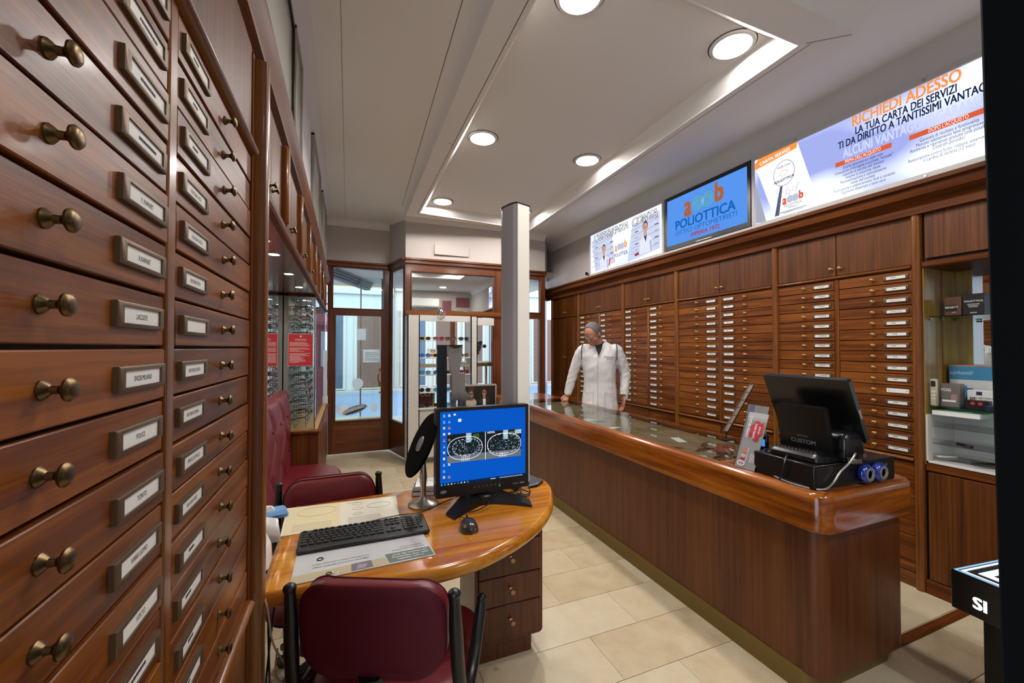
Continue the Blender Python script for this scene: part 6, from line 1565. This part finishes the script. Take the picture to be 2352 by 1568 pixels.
# head in its own frame: +y face, +z crown
b.ell((0, -.012, .035), (.077, .098, .088), skin, 20, 12, HM)
b.ell((0, .012, -.010), (.066, .078, .098), skin, 20, 12, HM)
b.ell((0, .040, -.075), (.040, .042, .032), skin, 14, 8, HM)
b.loft([[(x * w, y, z) for x, y in ()] for w, z in ()] if False else [[(-.008, .078, .015), (.008, .078, .015), (.006, .088, .018), (-.006, .088, .018)], [(-.014, .080, -.030), (.014, .080, -.030), (.010, .112, -.028), (-.010, .112, -.028)], [(-.012, .080, -.038), (.012, .080, -.038), (.006, .100, -.040), (-.006, .100, -.040)]], skin, T=HM)
for s in (-1, 1):
    b.ell((s * .079, -.008, .0), (.010, .020, .032), skin, 10, 8, HM)
    b.ell((s * .030, .074, .024), (.022, .012, .008), skin, 10, 6, HM)       # brow ridge
    b.ell((s * .044, .050, -.020), (.024, .022, .024), skin, 10, 6, HM)      # cheek
b.ell((0, .083, -.055), (.024, .014, .008), skin, 10, 6, HM)
b.tube(limb([(0, -.01, 1.40), (0, .02, 1.47), (.025, .05, 1.53), (.055, .08, 1.575)]), 1, skin, 16, rf=lerpr([.075, .062, .058, .058], 19))
torso(b, [(.88, .155, .105, 0, -.01), (.96, .155, .105, 0, 0), (1.08, .140, .10, 0, .01), (1.22, .158, .112, 0, .015), (1.34, .172, .115, 0, .01), (1.43, .165, .095, 0, 0), (1.48, .10, .07, 0, .005)], skin)
RA = limb([(.185, -.005, 1.44), (.285, -.045, 1.19), (.345, -.055, .975), (.360, -.058, .925)]); LA = limb([(-.185, -.005, 1.44), (-.265, -.05, 1.17), (-.255, -.005, .955), (-.250, .005, .925)])
for A in (RA, LA): b.tube(A, 1, skin, 14, rf=lerpr([.058, .046, .044, .030, .027], len(A)))
for s in (-1, 1):
    Lg = limb([(s * .085, -.005, .90), (s * .10, .01, .49), (s * .11, -.02, .085)]); b.tube(Lg, 1, skin, 14, rf=lerpr([.085, .070, .052, .056, .036], len(Lg)))
    b.ell((s * .115, .05, .045), (.042, .115, .038), skin, 12, 8)
def hand(b, W, dirn, palmn, curl, thumb_side, k=1.0):
    """palm slab plus four unequal fingers and a thumb from the side of the palm"""
    W = Vector(W); d = Vector(dirn).normalized(); n = Vector(palmn).normalized(); s = d.cross(n).normalized() * thumb_side
    T = Matrix((s, n, d)).transposed().to_4x4(); T.translation = W
    b.loft([[(x, y, z) for x, y in rrect(-hw, hw, -.013 * k, .013 * k, .012 * k, 3)] for hw, z in ((.024 * k, -.01), (.034 * k, .025 * k), (.040 * k, .06 * k), (.040 * k, .092 * k))], skin, T=T)
    for i, (x, L1) in enumerate(((.030, .076), (.010, .086), (-.010, .080), (-.029, .064))):
        p = Vector((x * k, 0, .088 * k)); P = [p]; a = 0; r = .0098 * k
        for j, f in enumerate((.45, .30, .25)):
            a += curl * (1 + .25 * i) * (.7, 1, .8)[j]; p = p + Vector((x * .06, math.sin(a), math.cos(a))) * L1 * f * k; P.append(p)
        b.tube([tuple(T @ q) for q in P], 1, skin, 8, rf=[r, r * .96, r * .88, r * .75]); q = T @ P[-1]; b.ell(tuple(q), (r * .78,) * 3, skin, 8, 6)
    P = [Vector((.026, .002, .018)) * k, Vector((.050, .010, .048)) * k, Vector((.056, .020, .078)) * k, Vector((.052, .026, .098)) * k]
    b.tube([tuple(T @ q) for q in P], 1, skin, 8, rf=[.015 * k, .0125 * k, .011 * k, .0085 * k]); b.ell(tuple(T @ P[-1]), (.009 * k,) * 3, skin, 8, 6)
hand(b, RA[-1], (.06, .10, -.20), (.0, .95, .3), .95, 1, .80)
hand(b, LA[-1], (.0, .03, -.20), (.55, .25, 0), .32, -1, .92)
remeshed(b, 'body', .0055, t, [skin, skin2], smooth_it=3)
# hair, brows, glasses, mouth
b = MB(); b.ell((0, -.020, .042), (.084, .100, .092), hairm, 24, 14, HM); b.ell((0, -.05, -.005), (.080, .068, .075), hairm, 20, 12, HM)
def hcut(co): return 0.0
h = remeshed(b, 'hair', .006, t, [hairm], smooth_it=2, disp=lambda c: .0025 * noise.noise(c * 90))
# trim the hair cap to a hairline: drop faces in front of the forehead and below the ears
import bmesh
bm = bmesh.new(); bm.from_mesh(h.data); I = HM.inverted() @ FR.inverted() @ ROOT[t.name]
kill = []
for f in bm.faces:
    p = I @ f.calc_center_median()
    if p.y > .030 + (p.z - .05) * .35 or (p.z < .012 and p.y > -.02) or p.z < -.06 or (p.z > .085 and p.y > .035 and abs(p.x) < .05): kill.append(f)
bmesh.ops.delete(bm, geom=kill, context='FACES'); bm.to_mesh(h.data); bm.free()
G_ = MB(FR @ HM)
for s in (-1, 1): G_.tube([(s * .031 + .024 * math.cos(a), .104, .002 + .017 * math.sin(a)) for a in [2 * PI * i / 20 for i in range(20)]],   .0008, M['oldbrass'], 5, closed=True)
G_.tube([(-.008, .104, .006), (0, .107, .009), (.008, .104, .006)],   .0008, M['oldbrass'], 5)
for s in (-1, 1): G_.tube([(s * .055, .103, .006), (s * .075, .07, .008), (s * .086, .0, .010), (s * .086, -.025, -.006)], .0009, M['oldbrass'], 5)
g = G_.build('spectacles', t)
sl = glass('spectacle_lens', 'fafafa', ior=1.12); G2 = MB(FR @ HM)
for s in (-1, 1): G2.ell((s * .031, .1035, .002), (.023, .0006, .016), sl, 14, 6)
G2.build('lens', g)
G3 = MB(FR @ HM)
for s in (-1, 1):
    G3.ell((s * .031, .0855, .004), (.011, .004, .005), plain('eye_white', 'd8d0c8', .3) if s < 0 else G3.mats[0], 10, 6); G3.ell((s * .031, .0893, .002), (.0045, .0012, .0045), M['ink'], 8, 6)
    G3.ell((s * .031, .092, .026), (.019, .005, .0035), hairm, 10, 6)
G3.ell((0, .0965, -.056), (.021, .0035, .0026), skin2, 12, 6); G3.build('face_details', t)
# black shirt at the neck, coat, trousers, shoes
b = MB(); b.tube(limb([(0, -.005, 1.38), (0, .015, 1.46), (.012, .036, 1.515)]), 1, shirtm, 18, rf=lerpr([.11, .085, .068, .064], 13)); b.build('tmp') if False else None
remeshed(b, 'shirt', .009, t, [shirtm])
def fold(c):
    f = .010 * noise.noise(Vector((c.x * 9 + c.y * 5, c.y * 6, c.z * 5 + abs(c.x) * 12))) + .0045 * noise.noise(Vector((c.x * 26 + c.z * 10, c.y * 20, c.z * 13 - c.x * 14))) - .002
    if abs(c.x) > .20: f += .0022 * math.sin(c.z * 70 + c.x * 30 + 5 * noise.noise(c * 9)) * (1 if c.z < 1.2 else .3)
    return f
b = MB()
torso(b, [(.66, .205, .160, 0, .01), (.72, .203, .158, 0, .01), (.90, .188, .142, 0, .005), (1.08, .172, .128, 0, .01), (1.24, .182, .135, 0, .018), (1.36, .196, .135, 0, .012), (1.435, .190, .112, 0, .0), (1.480, .150, .088, 0, -.002), (1.505, .10, .075, 0, .0)], coatm)
for A, s in ((RA, 1), (LA, -1)):
    n = len(A); cut = int(n * .955); Q = A[:cut]; Q[0] = (s * .150, -.005, 1.425)
    b.tube(Q, 1, coatm, 16, rf=lerpr([.070, .062, .054, .048, .044], len(Q)))
    b.ell((s * .165, -.003, 1.425), (.070, .075, .070), coatm, 14, 8)
b.lathe([(.086, 1.47), (.080, 1.50), (.074, 1.535), (.073, 1.54)], coatm, 20, Matrix.Translation((0, -.012, 0)))
coat = remeshed(b, 'coat', .009, t, [coatm], disp=fold, smooth_it=5)
# open V at the throat: dark shirt wedge laid on the coat front, placket, pockets, stripes, embroidery
b = MB(FR)
def surf(x, z, lift=.004):     # approximate coat front
    T_ = [(.66, .205, .160, .01), (.90, .188, .142, .005), (1.08, .172, .128, .01), (1.24, .182, .135, .018), (1.36, .196, .135, .012), (1.435, .190, .112, 0), (1.48, .15, .088, 0), (1.52, .09, .07, .0)]
    for (z0, a0, b0, c0), (z1, a1, b1, c1) in zip(T_[:-1], T_[1:]):
        if z0 <= z <= z1:
            u = (z - z0) / (z1 - z0); a = a0 + (a1 - a0) * u; bb_ = b0 + (b1 - b0) * u; cc = c0 + (c1 - c0) * u; q = min(1, abs(x) / a)
            return (x, cc + bb_ * (1 - q ** (2 / .85)) ** (.85 / 2) + lift, z)
    return (x, .1, z)
V = []; n = 7
b.add([surf(-.036, 1.475, .012), surf(.036, 1.475, .012), surf(.0, 1.475, .02), surf(0, 1.365, .012), surf(-.022, 1.42, .012), surf(.022, 1.42, .012)], [(0, 4, 3, 5, 1, 2)], shirtm)
b.build('shirt_opening', t)
b = MB(FR)
sm = plain('coat_seam', 'a29e9c', .8); stripe = plain('coat_stripe', '3c4046', .8)
b.tube([surf(.012, z, .006) for z in [.68 + .045 * i for i in range(16)]], .0016, sm, 4)
for s in (-1, 1):
    b.tube([surf(s * .06, .98, .007), surf(s * .10, .975, .007), surf(s * .145, .97, .007)], .0018, sm, 4)
    b.tube([surf(s * .06, .98, .007), surf(s * .062, .84, .007)], .0012, sm, 4)
    b.tube([surf(s * .008 , 1.37, .010), surf(s * .040, 1.44, .012), surf(s * .050, 1.475, .016)], .003, coatm, 5)
b.tube([surf(-.07, 1.30, .007), surf(-.10, 1.30, .007), surf(-.13, 1.295, .007)], .0014, sm, 4)
b.build('seams', t)
b = MB(FR)
for s in (-1, 1):
    P_ = [(s * .178, .035, 1.495), (s * .184, .080, 1.46), (s * .186, .105, 1.42), (s * .184, .118, 1.37), (s * .184, .122, 1.325)]
    b.tube(P_, .006, stripe, 6)
b.build('shoulder_stripes', t)
b = MB(FR); 
b.text('Poliottica', .030, surf(-.105, 1.355, .010), (-1, -.25, 0), (0, 0, 1), plain('embroidery', '4c4a4e', .8), shear=.4)
for k in range(5): b.tube([surf(-.085 - .012 * k, 1.333, .010), surf(-.092 - .012 * k, 1.333, .010)], .002, M['ink'], 4)
b.build('embroidery', t)
b = MB(FR)
for A, s in ((RA, 1), (LA, -1)):
    p = Vector(A[-2]); q = Vector(A[-1]); d = (q - p).normalized(); b.tube([tuple(q - d * .045), tuple(q - d * .010)], .037, shirtm, 14)
b.build('shirt_cuffs', t)
b = MB()
for s in (-1, 1):
    Lg = limb([(s * .085, -.005, .92), (s * .10, .01, .49), (s * .11, -.02, .06)]); b.tube(Lg, 1, trm, 16, rf=lerpr([.105, .092, .078, .074, .070], len(Lg)))
torso(b, [(.86, .165, .12, 0, 0), (.98, .16, .115, 0, 0)], trm); remeshed(b, 'trousers', .012, t, [trm], disp=lambda c: .004 * noise.noise(c * 12))
for s in (-1, 1):
    b = MB(FR); b.loft([[(s * .115 + x, .045 + y, z) for x, y in rrect(-.047 + d, .047 - d, -.135 + d, .135 - d * 1.5, .045, 6)] for z, d in ((0.0, .002), (.03, .0), (.055, .008), (.085, .03))], shoem); b.build('shoe', t)
